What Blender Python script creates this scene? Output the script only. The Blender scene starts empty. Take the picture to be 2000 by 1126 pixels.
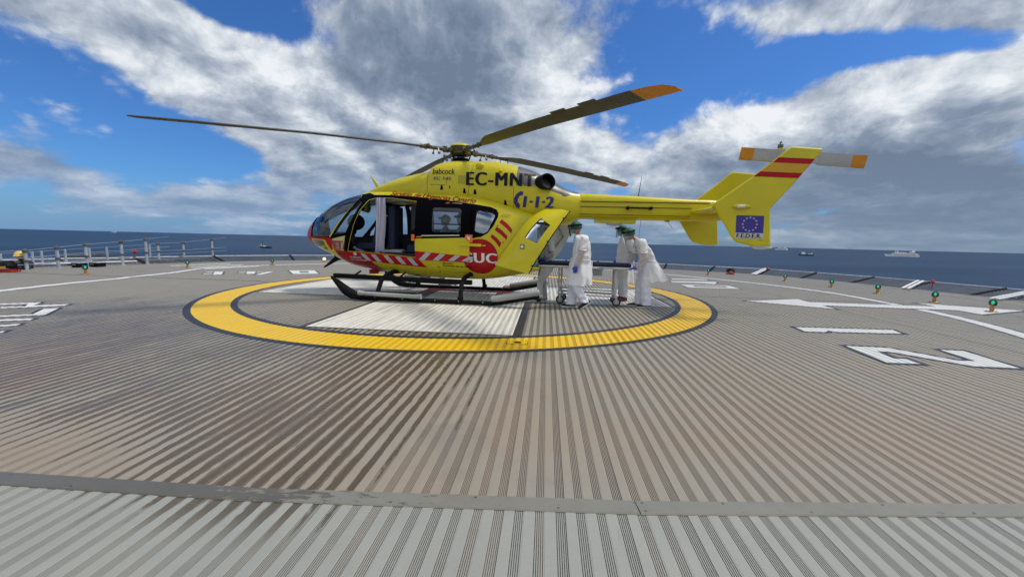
import bpy, bmesh, math, random
from mathutils import Vector, Matrix, noise
from mathutils.geometry import tessellate_polygon
from mathutils.bvhtree import BVHTree
PI = math.pi
R = math.radians
rnd = random.Random(7)
scene = bpy.context.scene
COL = scene.collection

# ------------------------------------------------------------------ materials
class NT:
    """small helper around a node tree"""
    def __init__(s, tree):
        s.t = tree; s.n = tree.nodes; s.l = tree.links
    def node(s, typ, **kw):
        nd = s.n.new(typ)
        for k, v in kw.items(): setattr(nd, k, v)
        return nd
    def link(s, a, b): s.l.new(a, b)
    def put(s, sock, v):
        if isinstance(v, bpy.types.NodeSocket): s.link(v, sock)
        elif v is not None: sock.default_value = v
    def math(s, op, a, b=None, c=None, clamp=False):
        nd = s.node('ShaderNodeMath', operation=op, use_clamp=clamp)
        for i, v in enumerate((a, b, c)):
            if v is not None: s.put(nd.inputs[i], v)
        return nd.outputs[0]
    def vmath(s, op, a, b=None, scale=None):
        nd = s.node('ShaderNodeVectorMath', operation=op)
        s.put(nd.inputs[0], a)
        if b is not None: s.put(nd.inputs[1], b)
        if scale is not None: s.put(nd.inputs['Scale'], scale)
        return nd.outputs['Value'] if op in ('DOT_PRODUCT', 'LENGTH') else nd.outputs[0]
    def mix(s, f, a, b):
        nd = s.node('ShaderNodeMix', data_type='RGBA')
        s.put(nd.inputs[0], f)
        for i, v in ((6, a), (7, b)):
            if isinstance(v, tuple) and len(v) == 3: v = (*v, 1)
            s.put(nd.inputs[i], v)
        return nd.outputs[2]
    def noise(s, vec, scale=5, detail=4, rough=.55, dist=0, out='Fac'):
        nd = s.node('ShaderNodeTexNoise')
        if vec is not None: s.link(vec, nd.inputs['Vector'])
        nd.inputs['Scale'].default_value = scale; nd.inputs['Detail'].default_value = detail
        nd.inputs['Roughness'].default_value = rough; nd.inputs['Distortion'].default_value = dist
        return nd.outputs[out]
    def sstep(s, v, a, b, lo=0., hi=1.):
        nd = s.node('ShaderNodeMapRange', interpolation_type='SMOOTHSTEP')
        s.put(nd.inputs[0], v); s.put(nd.inputs[1], a); s.put(nd.inputs[2], b)
        s.put(nd.inputs[3], lo); s.put(nd.inputs[4], hi)
        return nd.outputs[0]
    def mapping(s, vec, loc=(0, 0, 0), rot=(0, 0, 0), sc=(1, 1, 1), typ='POINT'):
        nd = s.node('ShaderNodeMapping', vector_type=typ)
        s.link(vec, nd.inputs[0])
        nd.inputs[1].default_value = loc; nd.inputs[2].default_value = rot; nd.inputs[3].default_value = sc
        return nd.outputs[0]

def new_mat(name):
    m = bpy.data.materials.new(name); m.use_nodes = True
    nt = NT(m.node_tree)
    b = m.node_tree.nodes['Principled BSDF']
    return m, nt, b

def pmat(name, col, rough=.5, metal=0., spec=.5, var=.0, vscale=6., bump=0., bscale=40., coat=0., dirt=None, dscale=2.5, damt=.5):
    m, nt, b = new_mat(name)
    tc = nt.node('ShaderNodeTexCoord').outputs['Object']
    c = (*col, 1)
    base = None
    if var > 0:
        n = nt.noise(tc, vscale, 5, .6)
        f = nt.sstep(n, .3, .7)
        base = nt.mix(f, tuple(x*(1-var) for x in col), tuple(min(1, x*(1+var)) for x in col))
    if dirt:
        n2 = nt.noise(tc, dscale, 8, .65, .4)
        f2 = nt.sstep(n2, .5, .75, 0, damt)
        base = nt.mix(f2, base if base is not None else c, dirt)
    if base is not None: nt.link(base, b.inputs['Base Color'])
    else: b.inputs['Base Color'].default_value = c
    b.inputs['Roughness'].default_value = rough
    b.inputs['Metallic'].default_value = metal
    b.inputs['Specular IOR Level'].default_value = spec
    if coat:
        b.inputs['Coat Weight'].default_value = coat; b.inputs['Coat Roughness'].default_value = .08
    if bump:
        bp = nt.node('ShaderNodeBump'); bp.inputs['Strength'].default_value = bump; bp.inputs['Distance'].default_value = .01
        nt.link(nt.noise(tc, bscale, 4, .6), bp.inputs['Height']); nt.link(bp.outputs[0], b.inputs['Normal'])
    return m

M = {}
YEL = (.62, .525, .012)
M['yellow'] = pmat('yellow_paint', YEL, .33, spec=.35, coat=.12, var=.05, vscale=1.5, dirt=(.50, .42, .04), dscale=1.6, damt=.35)
M['dullyellow'] = pmat('dull_yellow_paint', (.40, .36, .02), .42, var=.04)
M['red'] = pmat('red_paint', (.40, .003, .008), .38, spec=.25, var=.06)
M['grey_stripe'] = pmat('reflective_grey', (.42, .44, .46), .5, var=.05)
M['pinkred'] = pmat('faded_red_panel', (.30, .05, .07), .35, var=.05)
M['palegreen'] = pmat('pale_panel', (.50, .55, .28), .4)
M['black'] = pmat('black_paint', (.004, .004, .006), .28, spec=.10)
M['black'].node_tree.nodes['Principled BSDF'].inputs['IOR'].default_value = 1.15
M['matblack'] = pmat('matt_black', (.010, .010, .011), .55, spec=.25, var=.3, vscale=12)
M['matblack'].node_tree.nodes['Principled BSDF'].inputs['IOR'].default_value = 1.25
M['rubber'] = pmat('rubber', (.02, .02, .02), .8)
M['letter_black'] = pmat('letter_black', (.008, .008, .010), .5, spec=.2)
M['letter_navy'] = pmat('letter_navy', (.025, .02, .16), .4)
M['letter_red'] = pmat('letter_red', (.28, .015, .008), .5, spec=.2)
M['white'] = pmat('white_paint', (.78, .78, .76), .4, var=.04)
M['offwhite'] = pmat('offwhite_plastic', (.55, .56, .55), .45, var=.08)
M['lightgrey'] = pmat('light_grey_metal', (.52, .52, .50), .45, var=.12, vscale=8, dirt=(.25, .24, .22), dscale=5, damt=.5)
M['pad'] = pmat('grey_grip_pad', (.36, .36, .34), .9, var=.2, vscale=60, bump=.6, bscale=160)
M['darkmetal'] = pmat('dark_exhaust_metal', (.13, .125, .12), .36, .35, var=.3, vscale=3)
M['steel'] = pmat('steel', (.45, .45, .46), .3, .9, var=.1)
M['olive'] = pmat('olive_rotor_blade', (.060, .056, .040), .5, var=.2, vscale=2, dirt=(.10, .09, .07), dscale=3)
M['orange'] = pmat('orange_tip', (.62, .25, .012), .45, var=.1)
M['orangeplastic'] = pmat('orange_plastic', (.85, .16, .015), .4)
M['goldflag'] = pmat('gold_paint', (.60, .33, .004), .35)
M['blueflag'] = pmat('blue_flag', (.05, .03, .25), .4)
M['hubmetal'] = pmat('hub_metal', (.085, .075, .045), .5, .4, var=.4, vscale=20)
M['bladegrey'] = pmat('tail_blade_grey', (.42, .42, .41), .4, var=.06)
M['interior'] = pmat('interior_dark', (.02, .021, .026), .7, var=.3, vscale=8)
M['navyfabric'] = pmat('navy_fabric', (.010, .014, .045), .85, var=.2, vscale=30)
M['intgrey'] = pmat('interior_grey', (.30, .31, .32), .6, var=.1)
M['curtain'] = pmat('white_curtain', (.66, .64, .74), .8, bump=.4, bscale=9)
M['helmet'] = pmat('olive_helmet', (.09, .13, .02), .3, coat=.5, var=.3)
M['hivis'] = pmat('hivis', (.50, .75, .03), .6)
M['redmetal'] = pmat('red_fitting', (.45, .02, .015), .4)
M['gold'] = pmat('bronze_stem', (.46, .26, .07), .4, .3, var=.2, vscale=30)
M['cable'] = pmat('steel_cable', (.5, .5, .5), .4, .8)
M['netting'] = pmat('net_cord', (.06, .062, .065), .8, var=.3, vscale=3)
M['galv'] = pmat('galvanised_rail', (.46, .50, .55), .45, .3, var=.15, vscale=9, dirt=(.30, .27, .24), dscale=6, damt=.4)
M['railcable'] = pmat('rail_cable', (.24, .27, .31), .5, .2)
M['hull'] = pmat('navy_hull', (.01, .016, .05), .5)
M['green_hull'] = pmat('green_hull', (.03, .07, .06), .5)
M['shipwhite'] = pmat('ship_white', (.95, .95, .95), .6, spec=.1)
M['shipglass'] = pmat('ship_windows', (.12, .14, .17), .3)
M['rock'] = pmat('breakwater_rock', (.035, .028, .028), .9, var=.4, vscale=.15)

def glass_mat(name, tint, tfac, rough=.03):
    m, nt, b = new_mat(name)
    for n in list(nt.n):
        if n.type == 'BSDF_PRINCIPLED': nt.n.remove(n)
    out = [n for n in nt.n if n.type == 'OUTPUT_MATERIAL'][0]
    tr = nt.node('ShaderNodeBsdfTransparent'); tr.inputs[0].default_value = (*tint, 1)
    gl = nt.node('ShaderNodeBsdfGlossy'); gl.inputs['Roughness'].default_value = rough; gl.inputs[0].default_value = (.9, .95, 1, 1)
    fr = nt.node('ShaderNodeFresnel'); fr.inputs[0].default_value = 1.5
    f = nt.math('MULTIPLY_ADD', fr.outputs[0], .9, tfac, clamp=True)
    mx = nt.node('ShaderNodeMixShader')
    nt.link(f, mx.inputs[0]); nt.link(tr.outputs[0], mx.inputs[1]); nt.link(gl.outputs[0], mx.inputs[2])
    nt.link(mx.outputs[0], out.inputs[0])
    return m
M['canopy'] = glass_mat('tinted_canopy_glass', (.60, .66, .70), .02)
M['glass'] = glass_mat('cabin_window_glass', (.72, .76, .80), .015)
M['glassdark'] = glass_mat('tinted_door_glass', (.34, .38, .42), .02)
M['glassrefl'] = glass_mat('reflective_quarter_glass', (.55, .6, .66), .30, .12)

def emis(name, col, s):
    m, nt, b = new_mat(name)
    b.inputs['Base Color'].default_value = (*[c*.3 for c in col], 1)
    b.inputs['Emission Color'].default_value = (*col, 1); b.inputs['Emission Strength'].default_value = s
    return m
M['lamp_green'] = emis('lamp_green_glow', (.05, .95, .62), 1.4)
M['lamp_warm'] = emis('lamp_warm_glow', (1., .75, .6), 1.1)
M['greenglass'] = glass_mat('green_glass_dome', (.03, .42, .34), .04)
M['redglass'] = pmat('red_glass', (.40, .008, .015), .15, coat=.8)

def cloth_mat(name, col, trans=.35, rough=.6, bump=.5, clear=0.):
    m, nt, b = new_mat(name)
    tc = nt.node('ShaderNodeTexCoord').outputs['Object']
    b.inputs['Base Color'].default_value = (*col, 1); b.inputs['Roughness'].default_value = rough
    b.inputs['Sheen Weight'].default_value = .15
    st = nt.mapping(tc, sc=(1, 1, .35))
    bp = nt.node('ShaderNodeBump'); bp.inputs['Strength'].default_value = bump; bp.inputs['Distance'].default_value = .03
    nt.link(nt.noise(st, 14, 5, .6, .8), bp.inputs['Height']); nt.link(bp.outputs[0], b.inputs['Normal'])
    out = [n for n in nt.n if n.type == 'OUTPUT_MATERIAL'][0]
    tl = nt.node('ShaderNodeBsdfTranslucent'); tl.inputs[0].default_value = (*col, 1)
    mx = nt.node('ShaderNodeMixShader'); mx.inputs[0].default_value = trans
    nt.link(b.outputs[0], mx.inputs[1]); nt.link(tl.outputs[0], mx.inputs[2]); nt.link(mx.outputs[0], out.inputs[0])
    if clear:
        tr = nt.node('ShaderNodeBsdfTransparent'); m2 = nt.node('ShaderNodeMixShader'); m2.inputs[0].default_value = clear
        nt.link(mx.outputs[0], m2.inputs[1]); nt.link(tr.outputs[0], m2.inputs[2]); nt.link(m2.outputs[0], out.inputs[0])
    return m
M['gown'] = cloth_mat('white_gown', (.95, .95, .96), .12, bump=.7, clear=.10)
M['gown_grey'] = cloth_mat('greyish_gown', (.74, .76, .76), .2)
M['scrubs'] = cloth_mat('white_scrubs', (.86, .86, .95), .12)
M['cap'] = cloth_mat('green_cap', (.012, .10, .07), .1)
M['mask'] = cloth_mat('teal_mask', (.22, .48, .50), .2)
M['glove'] = pmat('blue_glove', (.07, .07, .50), .45)
M['skin'] = pmat('skin', (.42, .22, .15), .5, var=.1)
M['visor'] = glass_mat('visor', (.90, .95, .93), .03)
M['shoe'] = pmat('dark_shoe', (.015, .015, .025), .6)
M['redshoe'] = pmat('maroon_shoe', (.10, .01, .02), .6)
M['greycloth'] = cloth_mat('grey_trousers', (.42, .43, .41), .05)
M['darkcloth'] = cloth_mat('dark_uniform', (.02, .018, .03), .0)
M['helm_y'] = pmat('yellow_helmet', (.75, .50, .10), .35)

# ------------------------------------------------------------------ mesh helpers
class MB:
    def __init__(s): s.v = []; s.f = []; s.m = []; s.sm = []
    def add(s, vs, fs, mi=0, smooth=False):
        o = len(s.v); s.v += [tuple(v) for v in vs]
        for f in fs: s.f.append([o+i for i in f]); s.m.append(mi); s.sm.append(smooth)
        return s
    def box(s, c, d, mi=0, mat=None, bev=0):
        x, y, z = d[0]/2, d[1]/2, d[2]/2
        vs = [Vector((sx*x, sy*y, sz*z)) for sz in (-1, 1) for sy in (-1, 1) for sx in (-1, 1)]
        if mat: vs = [mat @ v for v in vs]
        vs = [v+Vector(c) for v in vs]
        return s.add(vs, [(0, 2, 3, 1), (4, 5, 7, 6), (0, 1, 5, 4), (2, 6, 7, 3), (0, 4, 6, 2), (1, 3, 7, 5)], mi)
    def tube(s, pts, rad, n=10, mi=0, caps=True, squash=None):
        """tube along a polyline, rad a number or a list; squash=(a,b) scales the two section axes"""
        pts = [Vector(p) for p in pts]; k = len(pts)
        rs = rad if isinstance(rad, (list, tuple)) else [rad]*k
        vs = []; up = None
        for i, p in enumerate(pts):
            d = (pts[min(i+1, k-1)]-pts[max(i-1, 0)]).normalized()
            if up is None:
                up = Vector((0, 0, 1)) if abs(d.z) < .9 else Vector((1, 0, 0))
            a = d.cross(up).normalized(); b = a.cross(d).normalized(); up = b
            sa, sb = squash if squash else (1, 1)
            for j in range(n):
                t = 2*PI*j/n
                vs.append(p+(a*math.cos(t)*sa+b*math.sin(t)*sb)*rs[i])
        fs = [(i*n+j, i*n+(j+1) % n, (i+1)*n+(j+1) % n, (i+1)*n+j) for i in range(k-1) for j in range(n)]
        s.add(vs, fs, mi, True)
        if caps:
            o = len(s.v)-len(vs)
            s.f.append([o+j for j in range(n)][::-1]); s.m.append(mi); s.sm.append(False)
            s.f.append([o+(k-1)*n+j for j in range(n)]); s.m.append(mi); s.sm.append(False)
        return s
    def lathe(s, prof, n=20, o=(0, 0, 0), mi=0, mat=None):
        """prof: list of (radius, z)"""
        vs = []; o = Vector(o)
        for r_, z in prof:
            for j in range(n):
                v = Vector((r_*math.cos(2*PI*j/n), r_*math.sin(2*PI*j/n), z))
                if mat: v = mat @ v
                vs.append(o+v)
        k = len(prof)
        fs = [(i*n+j, i*n+(j+1) % n, (i+1)*n+(j+1) % n, (i+1)*n+j) for i in range(k-1) for j in range(n)]
        s.add(vs, fs, mi, True); b = len(s.v)-len(vs)
        s.f.append([b+j for j in range(n)][::-1]); s.m.append(mi); s.sm.append(False)
        s.f.append([b+(k-1)*n+j for j in range(n)]); s.m.append(mi); s.sm.append(False)
        return s
    def ball(s, c, r_, mi=0, n=12, sc=(1, 1, 1)):
        prof = [(max(1e-4, math.sin(PI*i/n)), -math.cos(PI*i/n)) for i in range(n+1)]
        return s.lathe([(a, b) for a, b in prof], max(8, n), c, mi, Matrix.Diagonal((r_*sc[0], r_*sc[1], r_*sc[2])))
    def prism(s, poly, axis, a, b, mi=0):
        """poly 2D extruded along axis ('x','y','z') from a to b"""
        def mk(p, t):
            if axis == 'y': return (p[0], t, p[1])
            if axis == 'x': return (t, p[0], p[1])
            return (p[0], p[1], t)
        n = len(poly)
        vs = [mk(p, a) for p in poly]+[mk(p, b) for p in poly]
        tri = tessellate_polygon([[Vector((p[0], p[1], 0)) for p in poly]])
        fs = [tuple(t) for t in tri]+[tuple(n+i for i in reversed(t)) for t in tri]
        fs += [(i, n+i, n+(i+1) % n, (i+1) % n) for i in range(n)]
        return s.add(vs, fs, mi)
    def build(s, name, mats, parent=None, ang=35, fix=True):
        me = bpy.data.meshes.new(name); me.from_pydata(s.v, [], s.f)
        mats = mats if isinstance(mats, (list, tuple)) else [mats]
        for m in mats: me.materials.append(M[m] if isinstance(m, str) else m)
        me.polygons.foreach_set('material_index', s.m)
        if fix:
            bm = bmesh.new(); bm.from_mesh(me); bmesh.ops.recalc_face_normals(bm, faces=bm.faces); bm.to_mesh(me); bm.free()
        me.polygons.foreach_set('use_smooth', [True]*len(me.polygons))
        me.set_sharp_from_angle(angle=R(ang))
        return link(name, me, parent)

def link(name, me, parent=None):
    o = bpy.data.objects.new(name, me); COL.objects.link(o)
    if parent: o.parent = parent
    return o
def tag(o, label=None, cat=None, group=None, kind=None):
    if label: o['label'] = label
    if cat: o['category'] = cat
    if group: o['group'] = group
    if kind: o['kind'] = kind
    return o
def empty(name, loc=(0, 0, 0), rz=0):
    o = bpy.data.objects.new(name, None); COL.objects.link(o); o.location = loc; o.rotation_euler = (0, 0, rz)
    o.empty_display_size = .2
    return o
def copy_tree(o, parent=None):
    c = o.copy(); COL.objects.link(c); c.parent = parent
    for ch in o.children: copy_tree(ch, c)
    return c
def bez(p0, p1, p2, p3, n=8):
    p = [Vector(q) for q in (p0, p1, p2, p3)]
    return [p[0]*(1-t)**3+p[1]*3*t*(1-t)**2+p[2]*3*t*t*(1-t)+p[3]*t**3 for t in [i/n for i in range(n+1)]]
def interp(tab, x):
    """piecewise cubic (Catmull-Rom) interpolation of rows (x, a, b, ...)"""
    if x <= tab[0][0]: return tab[0][1:]
    if x >= tab[-1][0]: return tab[-1][1:]
    for i in range(len(tab)-1):
        if tab[i][0] <= x <= tab[i+1][0]: break
    p1, p2 = tab[i], tab[i+1]; h = p2[0]-p1[0]; t = (x-p1[0])/h
    p0 = tab[i-1] if i > 0 else None; p3 = tab[i+2] if i+2 < len(tab) else None
    out = []
    for k in range(1, len(p1)):
        d = (p2[k]-p1[k])/h
        m1 = d if p0 is None else ((p2[k]-p0[k])/(p2[0]-p0[0]))
        m2 = d if p3 is None else ((p3[k]-p1[k])/(p3[0]-p1[0]))
        if p0 is not None and (p1[k]-p0[k])*(p2[k]-p1[k]) <= 0: m1 = 0
        if p3 is not None and (p2[k]-p1[k])*(p3[k]-p2[k]) <= 0: m2 = 0
        if abs(m1) > 3*abs(d): m1 = 3*d
        if abs(m2) > 3*abs(d): m2 = 3*d
        out.append((2*t**3-3*t*t+1)*p1[k]+(t**3-2*t*t+t)*h*m1+(-2*t**3+3*t*t)*p2[k]+(t**3-t*t)*h*m2)
    return out
def clip_half(poly, ax, c, keep_less):
    out = []; n = len(poly)
    for i in range(n):
        a, b = poly[i], poly[(i+1) % n]
        ia = (a[ax] <= c) if keep_less else (a[ax] >= c)
        ib = (b[ax] <= c) if keep_less else (b[ax] >= c)
        if ia: out.append(a)
        if ia != ib:
            t = (c-a[ax])/(b[ax]-a[ax]); out.append((a[0]+(b[0]-a[0])*t, a[1]+(b[1]-a[1])*t))
    return out
def area(p): return abs(sum(p[i][0]*p[(i+1) % len(p)][1]-p[(i+1) % len(p)][0]*p[i][1] for i in range(len(p))))/2
def tess(loops):
    flat = [p for l in loops for p in l]
    tr = tessellate_polygon([[Vector((p[0], p[1], 0)) for p in l] for l in loops])
    return [[flat[i] for i in t] for t in tr]
def grid_cells(poly, ax, step):
    lo = min(p[ax] for p in poly); hi = max(p[ax] for p in poly); out = []
    i = math.floor(lo/step)
    while i*step < hi:
        q = clip_half(clip_half(poly, ax, i*step, False), ax, (i+1)*step, True)
        if len(q) > 2 and area(q) > 1e-9: out.append(q)
        i += 1
    return out

# ------------------------------------------------------------------ camera (height 1.32 m, small pitch down and slight roll)
cam_d = bpy.data.cameras.new('camera'); cam = bpy.data.objects.new('camera', cam_d); COL.objects.link(cam)
cp, cr = .1193046, .0241963
U0 = Vector((0, math.sin(cp), math.cos(cp))); R0 = Vector((1, 0, 0)); F = Vector((0, math.cos(cp), -math.sin(cp)))
RR = R0*math.cos(cr)+U0*math.sin(cr); UU = -R0*math.sin(cr)+U0*math.cos(cr)
m4 = Matrix((RR, UU, -F)).transposed().to_4x4(); m4.translation = Vector((0, 0, 1.32))
cam.matrix_world = m4
cam_d.sensor_width = 36; cam_d.lens = 774.77/2000*36
cam_d.clip_start = .05; cam_d.clip_end = 300000
scene.camera = cam

# ------------------------------------------------------------------ helideck
DC = (-1.11, 10.26); DTH = R(-4.8)
def dw(a, b, z=0):
    """deck coordinates -> world"""
    return Vector((DC[0]+a*math.cos(DTH)-b*math.sin(DTH), DC[1]+a*math.sin(DTH)+b*math.cos(DTH), z))
outline = [(16, -14), (15.9, -4), (15.4, 0), (14.9, 3.2), (13.9, 6.6), (12.1, 9.8), (8.3, 11.9), (3, 13.2), (-3, 13.4), (-8, 12.4),
           (-11.4, 10.0), (-13.4, 7.7), (-14.5, 5), (-15.5, 3.2), (-16, 0), (-16, -14)]
def yrange(x):
    ys = []
    n = len(outline)
    for i in range(n):
        a, b = outline[i], outline[(i+1) % n]
        if (a[0]-x)*(b[0]-x) < 0: ys.append(a[1]+(b[1]-a[1])*(x-a[0])/(b[0]-a[0]))
    return (min(ys), max(ys)) if len(ys) >= 2 else None
BP = .1
def band_profile():
    """(x, z) over one 0.1 m band: a smooth raised flat, then five fine grooves"""
    p = [(0, 0), (.002, .0012), (.050, .0012), (.0525, -.0005)]
    x = .0535
    for k in range(5):
        p += [(x+.0004, -.0006), (x+.0010, -.0042), (x+.0036, -.0042), (x+.0042, -.0006)]; x += .0091
    return p
PROF = []
for i in range(-158, 158):
    jt = (i % 3 == 0)
    for k, (x, z) in enumerate(band_profile()):
        if jt and k == 0:
            PROF += [(i*BP-.0022, -.0006), (i*BP-.0020, -.009), (i*BP+.0006, -.009), (i*BP+.0008, 0)]
        else: PROF.append((i*BP+x, z))
PROF.sort()

def deck_material():
    m, nt, b = new_mat('ribbed_aluminium')
    tc = nt.node('ShaderNodeTexCoord').outputs['Object']
    sep = nt.node('ShaderNodeSeparateXYZ'); nt.link(tc, sep.inputs[0]); x, y, z = sep.outputs
    bx = nt.math('FRACT', nt.math('DIVIDE', nt.math('ADD', x, 1000.), .1))
    groove = nt.sstep(bx, .52, .545)                                     # dirty grooved half of every band
    groove = nt.math('MULTIPLY', groove, nt.sstep(bx, .985, 1.0, 1., 0.))
    fine = nt.sstep(z, -.0035, -.0012, 1., 0.)
    # plank-to-plank and band-to-band tone
    pid = nt.math('FLOOR', nt.math('DIVIDE', nt.math('ADD', x, 1000.), .3))
    wn = nt.node('ShaderNodeTexWhiteNoise', noise_dimensions='1D'); nt.link(pid, wn.inputs['W'])
    along = nt.mapping(tc, sc=(8, .35, 1)); n_al = nt.noise(along, 1.6, 6, .65)
    n_big = nt.noise(tc, .35, 6, .62, .6)
    n_mid = nt.noise(tc, 2.2, 8, .7, .5)
    n_fin = nt.noise(tc, 30, 5, .7)
    pos = nt.node('ShaderNodeCombineXYZ'); nt.link(x, pos.inputs[0]); nt.link(y, pos.inputs[1])
    bx_ = nt.math('SUBTRACT', x, 1.81)
    bl_ = nt.math('MAXIMUM', nt.math('MULTIPLY', bx_, .047), nt.math('MULTIPLY', bx_, .096))
    near = nt.math('LESS_THAN', y, nt.math('ADD', bl_, -8.27))                            # the section on this side of the cover strip
    base = nt.mix(n_mid, (.245, .230, .183), (.315, .292, .232))
    base = nt.mix(nt.math('MULTIPLY', wn.outputs[0], .35), base, (.255, .235, .19))
    base = nt.mix(near, base, nt.mix(n_mid, (.255, .257, .225), (.335, .335, .29)))
    # reddish dust drifting over the section beyond the strip
    dust = nt.math('MULTIPLY', nt.sstep(n_big, .34, .60), nt.sstep(y, -3.0, -8.2, .12, .85))
    dust = nt.math('MULTIPLY', dust, nt.math('SUBTRACT', 1., near))
    base = nt.mix(dust, base, (.30, .232, .165))
    # dirt held in the grooves
    gf = nt.math('MULTIPLY', groove, nt.sstep(n_al, .2, .8, .72, 1.))
    gf = nt.math('MULTIPLY', gf, nt.sstep(y, -7.5, -1.5, .10, .74))
    gf = nt.math('MULTIPLY', gf, nt.sstep(near, 0., 1., 1., .45))
    base = nt.mix(gf, base, nt.mix(n_al, (.100, .084, .062), (.155, .132, .10)))
    gdark = nt.mix(nt.sstep(nt.noise(along, .8, 3, .5), .42, .60), (.045, .036, .028), (.15, .070, .030))
    base = nt.mix(nt.math('MULTIPLY', fine, .92), base, gdark)
    # distant deck reads as even grey
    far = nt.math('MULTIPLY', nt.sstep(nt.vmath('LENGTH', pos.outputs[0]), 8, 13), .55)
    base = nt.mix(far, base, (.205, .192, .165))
    # water: sheets and streaks that run along the ribs, in the left half of the foreground
    def ell(cx, cy, rx, ry, rot=0):
        mp = nt.mapping(pos.outputs[0], (cx, cy, 0), (0, 0, rot), (rx, ry, 1), 'TEXTURE')
        return nt.math('EXPONENT', nt.math('MULTIPLY', nt.vmath('DOT_PRODUCT', mp, mp), -1.))
    reg = nt.math('ADD', ell(-1.2, -5.9, 3.2, 1.5), ell(.55, -7.6, 1.0, 1.9))
    reg = nt.math('ADD', reg, ell(-3.2, -7.0, 3.4, 1.3))
    reg = nt.math('ADD', reg, nt.math('MULTIPLY', ell(-6, -4.0, 4.2, 2.4), .95))
    reg = nt.math('ADD', reg, nt.math('MULTIPLY', ell(1.0, -4.0, 2.6, 2.2), .35))
    reg = nt.math('MULTIPLY', nt.math('MINIMUM', reg, 1.0), nt.sstep(nt.math('ADD', x, nt.math('MULTIPLY', n_al, 1.6)), 1.4, 3.0, 1., .0))
    wl = nt.mapping(tc, sc=(5.5, .75, 1)); wn2 = nt.noise(wl, 1.5, 10, .68, .35)
    wn3 = nt.noise(nt.mapping(tc, sc=(1, .5, 1)), .9, 5, .6, .3)
    gd = nt.math('ABSOLUTE', nt.math('SUBTRACT', bx, .765)); gd = nt.math('MINIMUM', gd, nt.math('SUBTRACT', 1., gd))
    wl2 = nt.noise(nt.mapping(tc, sc=(10, 4.0, 1)), 2.0, 6, .6, .2)
    wv = nt.math('ADD', nt.math('MULTIPLY', reg, .42), nt.math('MULTIPLY', wn2, .42))
    wv = nt.math('ADD', wv, nt.math('MULTIPLY', nt.math('SUBTRACT', .5, gd), .52))
    wv = nt.math('ADD', wv, nt.math('MULTIPLY', wl2, .16))
    wv = nt.math('ADD', wv, nt.math('MULTIPLY', wn3, .30))
    wet = nt.math('MULTIPLY', nt.sstep(wv, .925, .945), nt.sstep(reg, .05, .3))
    wet = nt.math('MULTIPLY', wet, nt.sstep(y, -8.75, -8.45, 0., 1.))
    dark = nt.mix(n_big, (.47, .435, .39), (.56, .47, .38))
    wm = nt.node('ShaderNodeMix', data_type='RGBA', blend_type='MULTIPLY'); nt.link(wet, wm.inputs[0]); nt.link(base, wm.inputs[6]); nt.link(dark, wm.inputs[7])
    base = wm.outputs[2]
    # scuffs, drops and stains
    vo = nt.node('ShaderNodeTexVoronoi'); vo.inputs['Scale'].default_value = 5.5; nt.link(nt.mapping(tc, sc=(1, 1, 0)), vo.inputs['Vector'])
    spot = nt.math('MULTIPLY', nt.sstep(nt.math('ADD', vo.outputs['Distance'], nt.math('MULTIPLY', n_mid, .25)), .16, .22, 1., 0.), nt.sstep(n_mid, .40, .58, 0., .55))
    base = nt.mix(spot, base, (.16, .16, .16))
    base = nt.mix(nt.sstep(n_fin, .58, .8, 0., .28), base, (.45, .43, .38))
    sc_ = nt.noise(nt.mapping(tc, rot=(0, 0, .9), sc=(14, 1.2, 1)), 1.0, 4, .6)
    base = nt.mix(nt.sstep(sc_, .68, .74, 0., .30), base, (.13, .12, .105))
    base = nt.mix(nt.sstep(nt.noise(tc, .55, 7, .7, 1.2), .55, .72, 0., .30), base, (.12, .11, .10))
    nt.link(base, b.inputs['Base Color'])
    b.inputs['Metallic'].default_value = .0
    rg = nt.math('ADD', .50, nt.math('MULTIPLY', n_mid, .16))
    rg = nt.math('SUBTRACT', rg, nt.math('MULTIPLY', wet, .30))
    nt.link(rg, b.inputs['Roughness'])
    b.inputs['Specular IOR Level'].default_value = .5
    bpn = nt.node('ShaderNodeBump'); bpn.inputs['Strength'].default_value = .25; bpn.inputs['Distance'].default_value = .002
    nt.link(n_fin, bpn.inputs['Height']); nt.link(bpn.outputs[0], b.inputs['Normal'])
    return m
M['deck'] = deck_material()

def paint_mat(name, col, wear_col, wear=.35, thr=(.5, .66), grooves=.5, rough=.5, groove_col=None):
    """marking paint over the ribs, worn along them"""
    m, nt, b = new_mat(name)
    tc = nt.node('ShaderNodeTexCoord').outputs['Object']
    sep = nt.node('ShaderNodeSeparateXYZ'); nt.link(tc, sep.inputs[0]); x, y, z = sep.outputs
    bx = nt.math('FRACT', nt.math('DIVIDE', nt.math('ADD', x, 1000.), .1))
    groove = nt.sstep(bx, .52, .56)
    al = nt.mapping(tc, sc=(6, .5, 1)); n1 = nt.noise(al, 1.8, 9, .7, .3); n2 = nt.noise(tc, 1.1, 7, .6, .4)
    c = nt.mix(n2, tuple(k*.93 for k in col), col)
    c = nt.mix(nt.sstep(n1, thr[0], thr[1], 0., wear), c, wear_col)
    side = nt.sstep(x, -1.4, 1.6, .25, 1.)                               # ribs show through more on the right-hand side
    gf = nt.math('MULTIPLY', nt.math('MULTIPLY', groove, grooves), side)
    c = nt.mix(gf, c, groove_col or wear_col)
    nt.link(c, b.inputs['Base Color']); b.inputs['Roughness'].default_value = rough
    return m
M['p_yellow'] = paint_mat('yellow_marking_paint', (.80, .51, .006), (.64, .44, .08), .5, (.45, .7), .55, .45, (.50, .30, .01))
M['p_white'] = paint_mat('worn_white_marking_paint', (.76, .73, .63), (.37, .345, .29), .62, (.44, .66), .42, .5, (.24, .235, .22))
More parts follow.
